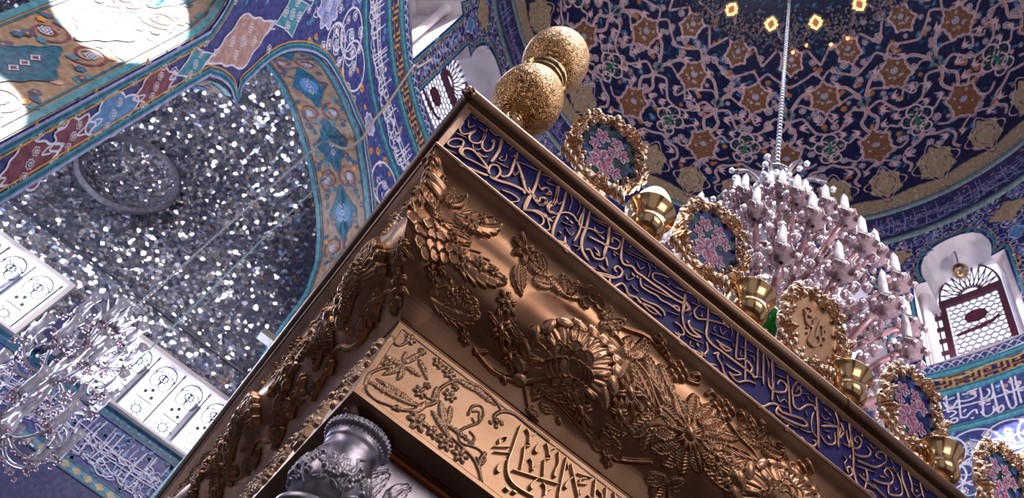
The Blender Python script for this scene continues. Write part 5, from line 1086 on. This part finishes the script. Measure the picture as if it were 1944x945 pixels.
# pierced double-globe finial
vx, vy = .078, 1.195
fin = thing('globe_finial', 'tall pierced gold finial of two stacked openwork globes', 'finial', None, (vx, vy, ZT + .003))
def lobj(name, prof, m, parent, n=64, sm=12, c=(0, 0, 0)):
    P = cat2(prof, sm); mb = MB(); mb.lathe([(max(a, 1e-4), b_) for a, b_ in P], c, n); return mb.build(name, [m], parent, True)
lobj('foot', [(.0, .0), (.055, .0), (.052, .02), (.024, .05), (.020, .12), (.024, .165), (.030, .175), (.030, .185), (.02, .195), (.022, .21)], brass, fin, 40, 5)
lobj('lower_globe', [(.020, .205), (.055, .218), (.088, .255), (.104, .305), (.106, .35), (.098, .40), (.082, .44), (.066, .468), (.060, .485)], filigree, fin)
lobj('collar', [(.060, .480), (.072, .484), (.074, .492), (.066, .498), (.070, .505), (.078, .512), (.078, .522), (.068, .530), (.072, .538), (.072, .546), (.062, .552)], brass, fin, 64, 4)
lobj('upper_globe', [(.062, .550), (.085, .575), (.103, .625), (.110, .68), (.106, .735), (.088, .785), (.058, .82), (.03, .835), (.012, .85), (.018, .87), (.001, .89)], filigree, fin)
# small knob at the very corner
kn = thing('corner_knob', 'small ringed gold knob on the corner of the rim beside the globe finial', 'finial', None, (-.012, 1.30, ZT))
lobj('knob', [(.0, 0), (.03, 0), (.028, .015), (.014, .03), (.013, .06), (.022, .075), (.034, .095), (.036, .115), (.028, .135), (.012, .148), (.016, .158), (.001, .17)], gold_frame, kn, 28, 4)
lobj('finial_tip', [(.012, .165), (.018, .18), (.008, .2), (.001, .21)], gold_frame, kn, 20, 4)

# cups
CUPL = ['polished brass lamp cup holding the lit white bulb', 'empty brass cup right of the blue flower plaque, in front of the green lamp',
        'brass cup with green tint between the lettered plaque and the fourth plaque', 'darkest brass cup, farthest right, between the last two plaques']
cup0 = None
cups = []
def make_cup():
    t = thing('lamp_cup', CUPL[0], 'cup', 'brass cups along the rim')
    lobj('bowl', [(.010, .112), (.026, .116), (.040, .128), (.047, .145), (.046, .165), (.048, .185), (.056, .205), (.064, .216), (.066, .220), (.062, .221), (.050, .206), (.043, .186), (.040, .165), (.038, .145), (.001, .135)], brass, t, 40, 4)
    lobj('stem', [(.0, 0), (.03, 0), (.028, .01), (.012, .025), (.010, .06), (.016, .075), (.012, .09), (.014, .105)], brass, t, 24, 4)
    return t
CP = [(.580, 1.185, .02), (.992, 1.185, .02), (1.405, 1.185, .015), (1.81, 1.185, .015)]
for i, (x, y, dz) in enumerate(CP):
    if i == 0: t = cup0 = make_cup()
    else:
        t = cup0.copy(); COL.objects.link(t); t['label'] = CUPL[i]
        for ch in list(cup0.children): c = ch.copy(); COL.objects.link(c); c.parent = t
    t.scale = (1.18,) * 3; t.location = (x, y, ZT + .003); cups.append(t)
for ch in []: pass
mb = MB(); mb.lathe([(.001, 0), (.02, .004), (.034, .03), (.036, .05), (.026, .075), (.013, .095), (.001, .108)], (0, 0, 0), 20)
bulb = mb.build('light_bulb', [lamp_on], None, True); bulb.scale = (1.5,) * 3; bulb.location = (CP[0][0], CP[0][1], ZT + .262); tag(bulb, 'glowing white bulb standing in the first brass cup', 'light bulb')
l = bpy.data.lights.new('bulb_glow', 'POINT'); l.energy = 1.2; l.color = (1, .9, .75); l.shadow_soft_size = .03; lo = bpy.data.objects.new('bulb_glow', l); COL.objects.link(lo); lo.location = (CP[0][0], CP[0][1], ZT + .36)
for x, y, z, s_, lb in ((1.150, 1.285, ZT, 1.0, 'green round lamp behind the second brass cup'), (1.483, 1.285, ZT, 1.0, 'dark green lamp half hidden behind the third brass cup')):
    t = thing('green_lamp', lb, 'lamp', 'green lamps behind the rim', (x, y, z + .003)); t.scale = (s_,) * 3
    lobj('shade', [(.02, .33), (.040, .345), (.055, .375), (.056, .41), (.042, .445), (.02, .46), (.001, .463)], green_gl, t, 28, 4)
    lobj('stand', [(.0, 0), (.04, 0), (.03, .02), (.012, .04), (.012, .31), (.024, .335)], brass, t, 20, 3)

# plaques in carved gilt frames
def r_in(a):   # a from +x counter-clockwise; scalloped head
    up = max(0, sin(a)); return .110 * (1 + .06 * abs(sin(a)) + .12 * up * (abs(cos(3 * a)) - .5) + .035 * cos(7 * a + .4))
def r_out(a): return .147 * (1 + .06 * abs(sin(a)) + .05 * abs(cos(2.5 * a + .3)) + .03 * sin(9 * a))
def make_frame():
    na, nr = 300, 36; A = np.linspace(0, 2 * pi, na, endpoint=False); V = []
    r = random.Random(9); lob = [(r.uniform(0, 2 * pi), r.uniform(.30, .95), r.uniform(.016, .030), r.uniform(.010, .018), r.uniform(0, 6.3)) for _ in range(64)]
    for a in A:
        ri, ro_ = r_in(a), r_out(a)
        for j in range(nr):
            t = j / (nr - 1); rr_ = ri + (ro_ - ri) * t; h = .015 * sin(pi * min(1, t * 1.02 + .02)) ** .6
            x, z = rr_ * cos(a), rr_ * sin(a) * 1.08
            h += .002 * sin(9 * a + 5 * t)
            V.append([x, -h, z])
    V = np.array(V)
    for la, lt, lr, lh, ph in lob:               # curling leaves pressed out of the metal
        rr_ = r_in(la) + (r_out(la) - r_in(la)) * lt; c = np.array([rr_ * cos(la), rr_ * sin(la) * 1.08])
        d = V[:, [0, 2]] - c; u = d @ [cos(ph), sin(ph)]; v = d @ [-sin(ph), cos(ph)]; q = 1 - (u / (lr * 1.3)) ** 2 - (v / (lr * .6)) ** 2
        V[:, 1] -= lh * np.clip(q, 0, 1) ** .5 * (1 - .5 * np.exp(-(v / (lr * .15)) ** 2)) * .8
    o = mk('carved_frame', V, grid_faces(na, nr, True), [gold_frame], None, None, True)
    # leaf curls standing off the edge and foot scrolls
    pieces = []
    def curl(x, z, ang, L_, w_):
        mb = MB()
        P = []
        for i in range(9):
            t = i / 8; P.append((x + L_ * t * cos(ang) + L_ * .3 * sin(pi * t) * -sin(ang), -.008 - .016 * sin(pi * t * .9), z + L_ * t * sin(ang) + L_ * .3 * sin(pi * t) * cos(ang)))
        mb.tube(P, [w_ * (.35 + .65 * sin(pi * min(1, (i / 8) * .85 + .15))) for i in range(9)], 7)
        pieces.append(mb.build('leaf_scroll', [gold_frame], None, True))
    rr2 = random.Random(4)
    for k in range(14):
        a = 2 * pi * k / 14; ro_ = r_out(a) * .86; curl(ro_ * cos(a), ro_ * sin(a) * 1.08, a + (.75 if k % 2 else -.6) + rr2.uniform(-.2, .2), .030, .0135)
        ri = r_in(a) * 1.10; curl(ri * cos(a), ri * sin(a) * 1.08, a + pi + rr2.uniform(-.4, .4), .022, .0085)
    for s_ in (-1, 1):
        for k in range(4): curl(s_ * (.03 + .032 * k), -.165 + .004 * k, pi / 2 + s_ * -1.2 + .5 * s_ * k, .05, .012)
    leaves = pieces.pop()
    mb = MB(); P = [(r_in(a) * 1.05 * cos(a), r_in(a) * 1.05 * sin(a) * 1.08) for a in [2 * pi * k / 60 for k in range(60)]]
    mb.add([(x, -.004, z) for x, z in P], [tuple(range(60))])
    plq = mb.build('enamel_plaque', [navy_enamel], None)
    mb = MB(); mb.box(-.06, .06, -.010, .004, -.35, -.12); mb.box(-.07, .07, -.02, .02, -.362, -.35)
    for s_ in (-1, 1):
        for q, (x_, z_) in enumerate(((.045, -.20), (.07, -.25), (.03, -.26), (.08, -.30), (.05, -.31))): mb.ball((s_ * x_, -.014, z_), .030 - .003 * q, 0, 10, 7, (1.25, .7, .8))
    V = [(r_out(a) * .97 * cos(a), .006, r_out(a) * .97 * sin(a) * 1.08) for a in [2 * pi * k / 40 for k in range(40)]]
    mb.add(V, [tuple(range(40))[::-1]])
    V2 = [(x, -.004, z) for x, _, z in V]; mb.add(V + V2, [(i, (i + 1) % 40, 40 + (i + 1) % 40, 40 + i) for i in range(40)])
    back = mb.build('backing', [gold_frame], None)
    return (o, leaves, plq, back) + tuple(pieces)
FR = make_frame()
enam = {'teal': mat('enamel_dark_teal', (14, 52, 66), .3), 'navy': mat('enamel_blue', (26, 34, 120), .3), 'pink': mat('enamel_pink', (198, 96, 150), .5), 'pale': mat('enamel_pale_pink', (222, 168, 206), .5),
        'rose': mat('enamel_crimson', (150, 40, 90), .35), 'blue': mat('enamel_light_blue', (64, 104, 196), .5), 'white': mat('enamel_white', (226, 226, 240), .35), 'leafg': mat('enamel_green_blue', (40, 104, 120), .35), 'plate': gold_panel}
EC = ['pink', 'pale', 'rose', 'blue', 'white', 'leafg', 'navy']
def bouquet(parent, seed, bgc):
    r = random.Random(seed); V = []; F = []; M_ = []
    def add(P, c, h):
        o = len(V); m = np.mean(P, axis=0); V.append((m[0], -.0045 - h, m[1])); V.extend([(p[0], -.0045 - h, p[1]) for p in P]); n = len(P)
        F.extend([(o, o + 1 + (i + 1) % n, o + 1 + i) for i in range(n)]); M_.extend([EC.index(c)] * n)
    def pet(x, z, L_, w_, a, c, h): add([(x + L_ * t * cos(a) - w_ * q * sin(a), z + L_ * t * sin(a) + w_ * q * cos(a)) for t, q in ((0, 0), (.3, .45), (.7, .5), (1, 0), (.7, -.5), (.3, -.45))], c, h)
    ok = lambda x, z: math.hypot(x, z / 1.08) < r_in(math.atan2(z / 1.08, x)) * .95
    for i in range(70):
        x, z = r.uniform(-.08, .08), r.uniform(-.1, .1)
        if ok(x * 1.2, z * 1.2): pet(x, z, .030, .012, r.uniform(0, 6.3), r.choice(('blue', 'leafg', 'blue', 'navy' if bgc == 'teal' else 'leafg')), .0003 + i * 1e-6)
    hh = .0006
    for x, z, R_, k in ((-.005, -.035, .034, 8), (-.035, .045, .022, 5), (.012, .055, .020, 5), (.040, .030, .022, 5), (.045, -.045, .021, 5), (.012, .015, .017, 5), (-.045, .0, .018, 5), (.02, -.078, .018, 5), (-.03, -.075, .014, 5)):
        if not ok(x * 1.2, z * 1.2): continue
        R_ *= 1.28
        for q in range(k):
            a = 2 * pi * q / k + r.random() * .3; pet(x, z, R_, R_ * .62, a, 'pale' if q % 2 else 'white', hh); hh += 2e-5; pet(x + .15 * R_ * cos(a), z + .15 * R_ * sin(a), R_ * .68, R_ * .34, a, 'pink', hh); hh += 2e-5
            pet(x, z, R_ * .38, R_ * .18, a + .3, 'rose', hh); hh += 2e-5
        pet(x - R_ * .15, z, R_ * .3, R_ * .3, 0, 'blue' if R_ > .02 else 'white', hh); hh += 2e-5
    V = [(x * 1.22, y, z * 1.22) for x, y, z in V]
    return mk('painted_flowers', V, F, [enam[c] for c in EC], M_, parent)
FP = [(.372, 1.18, 2.348, .93, 'teal', 'gilt framed plaque of pink flowers on dark teal, nearest the globe finial'),
      (.805, 1.18, 2.340, .92, 'navy', 'gilt framed plaque of pink flowers on blue, just right of the lit bulb'),
      (1.246, 1.18, 2.325, .95, 'plate', 'gilt framed plaque with raised gold lettering instead of flowers'),
      (1.690, 1.18, 2.345, .93, 'navy', 'gilt framed blue flower plaque before the kufic band, fourth from the finial'),
      (2.125, 1.18, 2.350, .92, 'teal', 'gilt framed teal flower plaque at the lower right edge, last of the row')]
for i, (x, y, z, s_, bgc, lb) in enumerate(FP):
    t = thing('framed_plaque', lb, 'plaque', 'framed plaques along the rim', (x, y, z)); t.scale = (s_,) * 3; t.rotation_euler = (rad(13), rad((0, 1, -2, 1, 0)[i]), 0)
    for src in FR:
        o = src if i == 0 else src.copy()
        if i: COL.objects.link(o)
        o.parent = t
        if src is FR[2]:
            if i: o.data = src.data.copy()
            o.data.materials[0] = enam[bgc]
            plq = o
    if bgc == 'plate':
        S3 = [[.008, -52, 52, -40, 40, -20, 42, -8, 50], [.009, -34, 60, -40, 30, -30, 5, -12, 2, -2, 20, -6, 40], [.010, 6, 62, 0, 20, -4, -20, -12, -58], [.009, 22, 60, 18, 20, 16, -20, 8, -48, 0, -64],
              [.008, 44, 48, 38, 26, 44, 6, 36, -12, 20, -16], [.009, -12, -58, 0, -70, 20, -66, 36, -40, 32, -16, 18, -14], [.005, -50, 34, -34, 30], [.006, 44, 30, 52, 22], [.006, -30, -16, -18, -12], [.005, 50, 0, 56, -10], [.006, -44, 66, -30, 72, -22, 64],
              [.005, 30, 40, 36, 34], [.005, -24, -34, -18, -40], [.005, 44, -34, 50, -40]]
        letters('raised_lettering', S3, lambda a, b_, h: (a, -.0045 - h, b_), .008, gold_frame, plq, rad(60), 4)
    else: bouquet(plq, 20 + i, bgc)
# ================================================================== crystal chandeliers
def drop_mb(mb, x, y, z, s_, m=0): mb.lathe([(.001, 0), (s_ * .22, -s_ * .25), (s_ * .42, -s_ * .75), (s_ * .30, -s_ * 1.15), (.001, -s_ * 1.35)], (x, y, z), 6, m)
hx, hy = CX - .03, CY + .03
ch = thing('crystal_chandelier', 'large rose-tinted crystal chandelier with white candles hanging under the dome', 'chandelier', None, (hx, hy, 0))
# chain sheathed in beads, up to the dome
mb = MB(); z = 6.62
while z < 18.0:
    mb.ball((0, 0, z), .026, 0, 6, 4, (1, 1, 1.3)); z += .075 if z < 11.5 else .11
mb.tube([(0, 0, 6.5), (0, 0, 18.0)], .012, 6)
mb.build('chain', [chrome], ch, True)
lobj('cap', [(.02, 6.66), (.06, 6.64), (.10, 6.60), (.125, 6.55), (.13, 6.52), (.10, 6.50), (.085, 6.44), (.075, 6.38), (.06, 6.34), (.02, 6.30)], chrome, ch, 36, 5)
lobj('stem', [(.03, 6.36), (.06, 6.2), (.09, 6.1), (.05, 6.0), (.07, 5.8), (.12, 5.6), (.06, 5.4), (.09, 5.1), (.15, 4.8), (.08, 4.6), (.12, 4.3), (.18, 4.1), (.10, 3.9), (.12, 3.8), (.01, 3.6)], crystal, ch, 20, 4)
r = random.Random(8)
mb = MB()
for k in range(10):                      # top scrolls with hanging drops
    a = 2 * pi * k / 10; P = [(.08 * cos(a), .08 * sin(a), 6.24)] + [((.12 + .30 * t) * cos(a), (.12 + .30 * t) * sin(a), 6.16 + .14 * sin(pi * t) - .12 * t) for t in [i / 8 for i in range(9)]]
    mb.tube(P, .018, 6); mb.ball((.13 * cos(a), .13 * sin(a), 6.30), .05, 0, 8, 6, (1, 1, 1.6))
    for q in (.3, .46, .40): drop_mb(mb, q * cos(a + (q - .4)), q * sin(a + (q - .4)), 6.06 - .05 * (q > .35), .06)
mb.build('top_scrolls', [crystal], ch, True)
TIER = [(5.46, .40, 10), (5.12, .58, 12), (4.80, .72, 14), (4.40, .82, 16), (3.98, .80, 16)]
for ti, (zt, rt, n) in enumerate(TIER):
    for k in range(n):
        a = 2 * pi * (k + .5 * (ti % 2)) / n + .13; ca, sa = cos(a), sin(a)
        arm = MB(); P = []
        for i in range(11):
            t = i / 10; rr_ = .06 + (rt - .06) * t; P.append((rr_ * ca, rr_ * sa, zt - .16 * sin(pi * min(1, t * 1.15)) - .0 + (.10 * t - .06)))
        arm.tube(P, .020, 7, 1)
        x, y, z = rt * ca, rt * sa, zt + .03
        arm.lathe([(.012, z - .06), (.03, z - .03), (.075, z - .005), (.085, z + .015), (.075, z + .03), (.04, z + .02), (.02, z + .01)], (x, y, 0), 14, 0, None, lambda aa, zz: 1 + .12 * cos(7 * aa))
        arm.lathe([(.035, z + .02), (.05, z + .05), (.045, z + .085), (.028, z + .10)], (x, y, 0), 12, 0)
        for q in range(6):
            b_ = 2 * pi * q / 6; drop_mb(arm, x + .085 * cos(b_), y + .085 * sin(b_), z + .01, r.uniform(.045, .06), 0)
        for q in range(4):
            t = .25 + .2 * q; rr_ = .06 + (rt - .06) * t; arm.ball((rr_ * ca, rr_ * sa, zt - .13), .026, 0, 8, 5, (1, 1, 1.3)); drop_mb(arm, rr_ * ca + .03, rr_ * sa, zt - .16, .08, 0)
        ao = arm.build('arm', [crystal_pink, crystal_red], ch, True)
        if ti < 5:
            mb = MB(); mb.lathe([(.001, z + .08), (.026, z + .08), (.025, z + .235), (.017, z + .242), (.023, z + .265), (.021, z + .295), (.008, z + .335), (.001, z + .36)], (x, y, 0), 12)
            mb.build('candle', [candle], ao, True)
mb = MB()
for zt, rt, n in [(5.25, .30, 10), (4.95, .42, 14), (4.7, .58, 14), (4.5, .50, 12), (4.25, .66, 16), (4.05, .5, 12), (3.8, .62, 16)]:
    for k in range(n):
        a = 2 * pi * k / n + r.random() * .2; mb = MB(); drop_mb(mb, rt * cos(a), rt * sin(a), zt, r.uniform(.07, .11)); mb.build('crystal_drop', [crystal_pink], ch, True)


# chandelier of the recess
gx, gy = -1.203, 5.925
c2 = thing('glass_chandelier', 'clear glass chandelier with curling arms before the recess windows, lower left', 'chandelier', None, (gx, gy, 0))
def chain(name, P, m, parent, rr_=.018, step=.05):
    mb = MB(); P = [Vector(p) for p in P]
    for i in range(len(P) - 1):
        L_ = (P[i + 1] - P[i]).length; n = max(1, int(L_ / step))
        for k in range(n): q = P[i].lerp(P[i + 1], k / n); mb.ball(q, rr_, 0, 6, 4, (1, 1, 1.4))
    mb.tube(P, rr_ * .4, 5); return mb.build(name, [m], parent, True)
chain('chain', [(0, 0, 4.25), (0, 0, 7.62)], crystal, c2, .014, .045)
lobj('stem', [(.02, 4.3), (.05, 4.2), (.03, 4.1), (.05, 4.0), (.035, 3.85), (.06, 3.7), (.07, 3.55), (.04, 3.4), (.065, 3.25), (.05, 3.1), (.08, 2.95), (.05, 2.8), (.06, 2.65), (.01, 2.5)], crystal, c2, 16, 4)
mb = MB()
for k in range(8):
    a = 2 * pi * k / 8
    mb.tube([((.03 + .16 * t) * cos(a), (.03 + .16 * t) * sin(a), 4.05 + .22 * t) for t in (0, .3, .6, 1)], [.02, .016, .01, .004], 6)
mb.build('top_plume', [crystal], c2, True)
for zt, rt, n, ph in ((3.86, .27, 7, .1), (3.48, .36, 8, .4), (2.98, .40, 8, .0)):
    for k in range(n):
        a = 2 * pi * k / n + ph; ca, sa = cos(a), sin(a); arm = MB()
        P = [(.03 + (rt - .03) * t, zt - .10 * sin(pi * t)) for t in [i / 8 for i in range(9)]]
        arm.tube([(q * ca, q * sa, z) for q, z in P], .014, 6)
        sc = [(rt * .72 + .075 * cos(t) * (1 - t / 11), zt + .15 + .095 * sin(t) * (1 - t / 11)) for t in [(-1.4 + i * .55) for i in range(12)]]
        arm.tube([(q * ca, q * sa, z) for q, z in sc], .012, 6)
        for q in range(9): arm.ball((rt * ca + r.uniform(-.05, .05), rt * sa + r.uniform(-.05, .05), zt + r.uniform(-.06, .03)), r.uniform(.012, .02), 1, 6, 4)
        for q in range(6): arm.ball((rt * (.3 + .1 * q) * ca, rt * (.3 + .1 * q) * sa, zt - .11 + r.uniform(-.02, .02)), .016, 1, 6, 4)
        ao = arm.build('arm', [crystal, crystal_pink], c2, True)
        mb = MB(); z = zt + .02
        mb.lathe([(.018, z), (.034, z + .03), (.036, z + .09), (.028, z + .15), (.032, z + .20), (.044, z + .25), (.041, z + .25), (.028, z + .20), (.024, z + .15), (.031, z + .09), (.03, z + .03)], (rt * ca, rt * sa, 0), 14)
        mb.build('glass_shade', [crystal], ao, True)
mb = MB()
for i in range(150):
    a = r.uniform(0, 2 * pi); z = r.choice((4.0, 3.75, 3.62, 3.3, 3.2, 2.85, 2.75)) + r.uniform(-.04, .04); q = r.uniform(.05, .18 + .1 * (4.1 - z)); mb.ball((q * cos(a), q * sin(a), z), r.uniform(.012, .022), 0, 6, 4)
mb.build('bead_clusters', [crystal_pink], c2, True)['kind'] = 'stuff'

# cable looped from the recess hook over the arch to the drum window
def at(p_, R_=4.46): return Vector(p_)
P = [cp(130.9, 8.02, 0, 4.88), cp(133.2, 7.86, 0, 4.6), cp(134.6, 7.70, .05), cp(134.9, 7.85, .07), cp(135.5, 8.35, .07), cp(136.6, 8.9, .06), cp(137.2, 9.3, .05), cp(136.4, 9.42, .04), cp(135.6, 9.9, .03)]
P[0:3] = [(gx + .04, gy - .04, 7.60), cp(133.0, 7.60, .0, 4.66), cp(134.2, 7.66, .07)]
mb = MB(); mb.tube([tuple(q) for q in cat2(P, 5)], .016, 6); tag(mb.build('power_cable', [rope], None, True), 'beige cable looped over the arch from the drum window to the recess', 'cable')
mb = MB(); x, y = -1.02, 5.4
mb.tube([(-.943, 6.3, 3.58), (-.943, 6.3, 7.58)], .008, 6); mb.ball((-.943, 6.3, 3.58), .02)
tag(mb.build('hanging_wire', [wire_teal], None, True), 'thin straight grey-green wire hanging in front of the recess window', 'wire')
mb = MB(); P = [cp(a, z, .05) for a, z in ((24, 9.12), (20, 9.02), (17, 9.0), (14.5, 9.05), (12, 9.06), (9, 9.02), (6.5, 9.1), (4, 9.2))]
mb.tube([tuple(q) for q in cat2(P, 4)], .009, 5); tag(mb.build('thin_cable', [tile('yellow_cable', (190, 160, 100))], None, True), 'thin yellowish cable lying along the amber band below the right drum window', 'cable')
# lantern in the right drum window
p = cp(14.6, 0, 0, 4.72)
ln = thing('hanging_lantern', 'small gilt glass lantern hanging in the round head of the right drum window', 'lantern', None, (p[0], p[1], 0))
mb = MB()
for i in range(9): mb.tube([(.018 * cos(t), .006 * (i % 2) * sin(t), 12.10 - i * .045 + .028 * sin(t)) for t in [2 * pi * q / 8 for q in range(9)]], .005, 4)
mb.build('chain', [iron], ln)
lobj('body', [(.01, 11.72), (.04, 11.70), (.10, 11.66), (.12, 11.60), (.11, 11.54), (.07, 11.48), (.03, 11.45), (.01, 11.44)], brass, ln, 20, 3)
mb = MB()
for q in range(10): a = 2 * pi * q / 10; drop_mb(mb, .10 * cos(a), .10 * sin(a), 11.56, .05)
mb.build('drops', [crystal], ln, True)

# diamond lamps high in the dome with mirrored stalactite work round them
first = None
LB = {1: 'amber diamond lamp low in the dome, right of the chandelier chain', 2: 'amber diamond lamp left of the chandelier chain, beside it', 0: 'amber diamond lamp high in the dome, farthest right', 3: 'amber diamond lamp high in the dome, farthest left'}
for k in range(4):
    az = 12.1 + 22.9 * k; P0 = Vector(dp(az, 61.5, .03)); nrm = (Vector((CX, CY, ZE)) - P0).normalized()
    if first is None:
        t = thing('dome_lamp', LB[k], 'lamp', 'amber diamond lamps in the dome'); first = t
        mb = MB(); pts = [(1, 0), (.55, .3), (.75, .5), (.4, .62), (0, 1), (-.4, .62), (-.75, .5), (-.55, .3), (-1, 0), (-.55, -.3), (-.75, -.5), (-.4, -.62), (0, -1), (.4, -.62), (.75, -.5), (.55, -.3)]
        mb.tube([(x * .12, y * .13, .02) for x, y in pts], .022, 6, 0, True); mb.build('glowing_rim', [amber_on], t, True)
        mb = MB(); mb.add([(x * .11, y * .12, .0) for x, y in pts], [tuple(range(16))]); mb.build('glass', [tile('lamp_glass', (150, 120, 110))], t)
        mb = MB()
        mb.tube([(x * .19, y * .2, .01) for x, y in pts], .016, 6, 0, True); mb.build('outer_rim', [T['grey']], t, True)
    else:
        t = first.copy(); COL.objects.link(t); t['label'] = LB[k]
        for q in first.children: c = q.copy(); COL.objects.link(c); c.parent = t
    t.location = P0; t.rotation_euler = nrm.to_track_quat('Z', 'Y').to_euler()
mb = MB(); r = random.Random(21)
for i in range(1500):
    az = r.uniform(-12, 108); el = r.gauss(58.5, 2.6)
    d = min(abs(((az - 12.1 + 11.45) % 22.9) - 11.45), 99)
    if d < 3.2 and el > 58.5: continue
    if r.random() > .35 + .06 * d: continue
    c = Vector(dp(az, el, r.uniform(.03, .10))); mb.ball(c, r.uniform(.014, .034), 0, 5, 3, (1, 1, r.uniform(1, 2)))
tag(mb.build('mirror_stalactites', [tile('frosted_mirror_work', (150, 140, 152), .3)], None, True), 'frosted grey stalactite work round the lamps high in the dome', 'ornament', None, 'stuff')
for az, el, lb in ((22.8, 55, 'brightest tiny spotlight of the dome, farthest right of its row'), (46, 54.5, 'tiny glowing spotlight of the dome nearest the chandelier chain'), (30, 55, 'second tiny spotlight of the dome from the right end of its row'), (40, 56, 'third tiny spotlight of the dome, one in from the chandelier chain')):
    mb = MB(); mb.ball(dp(az, el, .06), .035); tag(mb.build('dome_spotlight', [amber_on], None, True), lb, 'lamp', 'tiny dome spotlights')
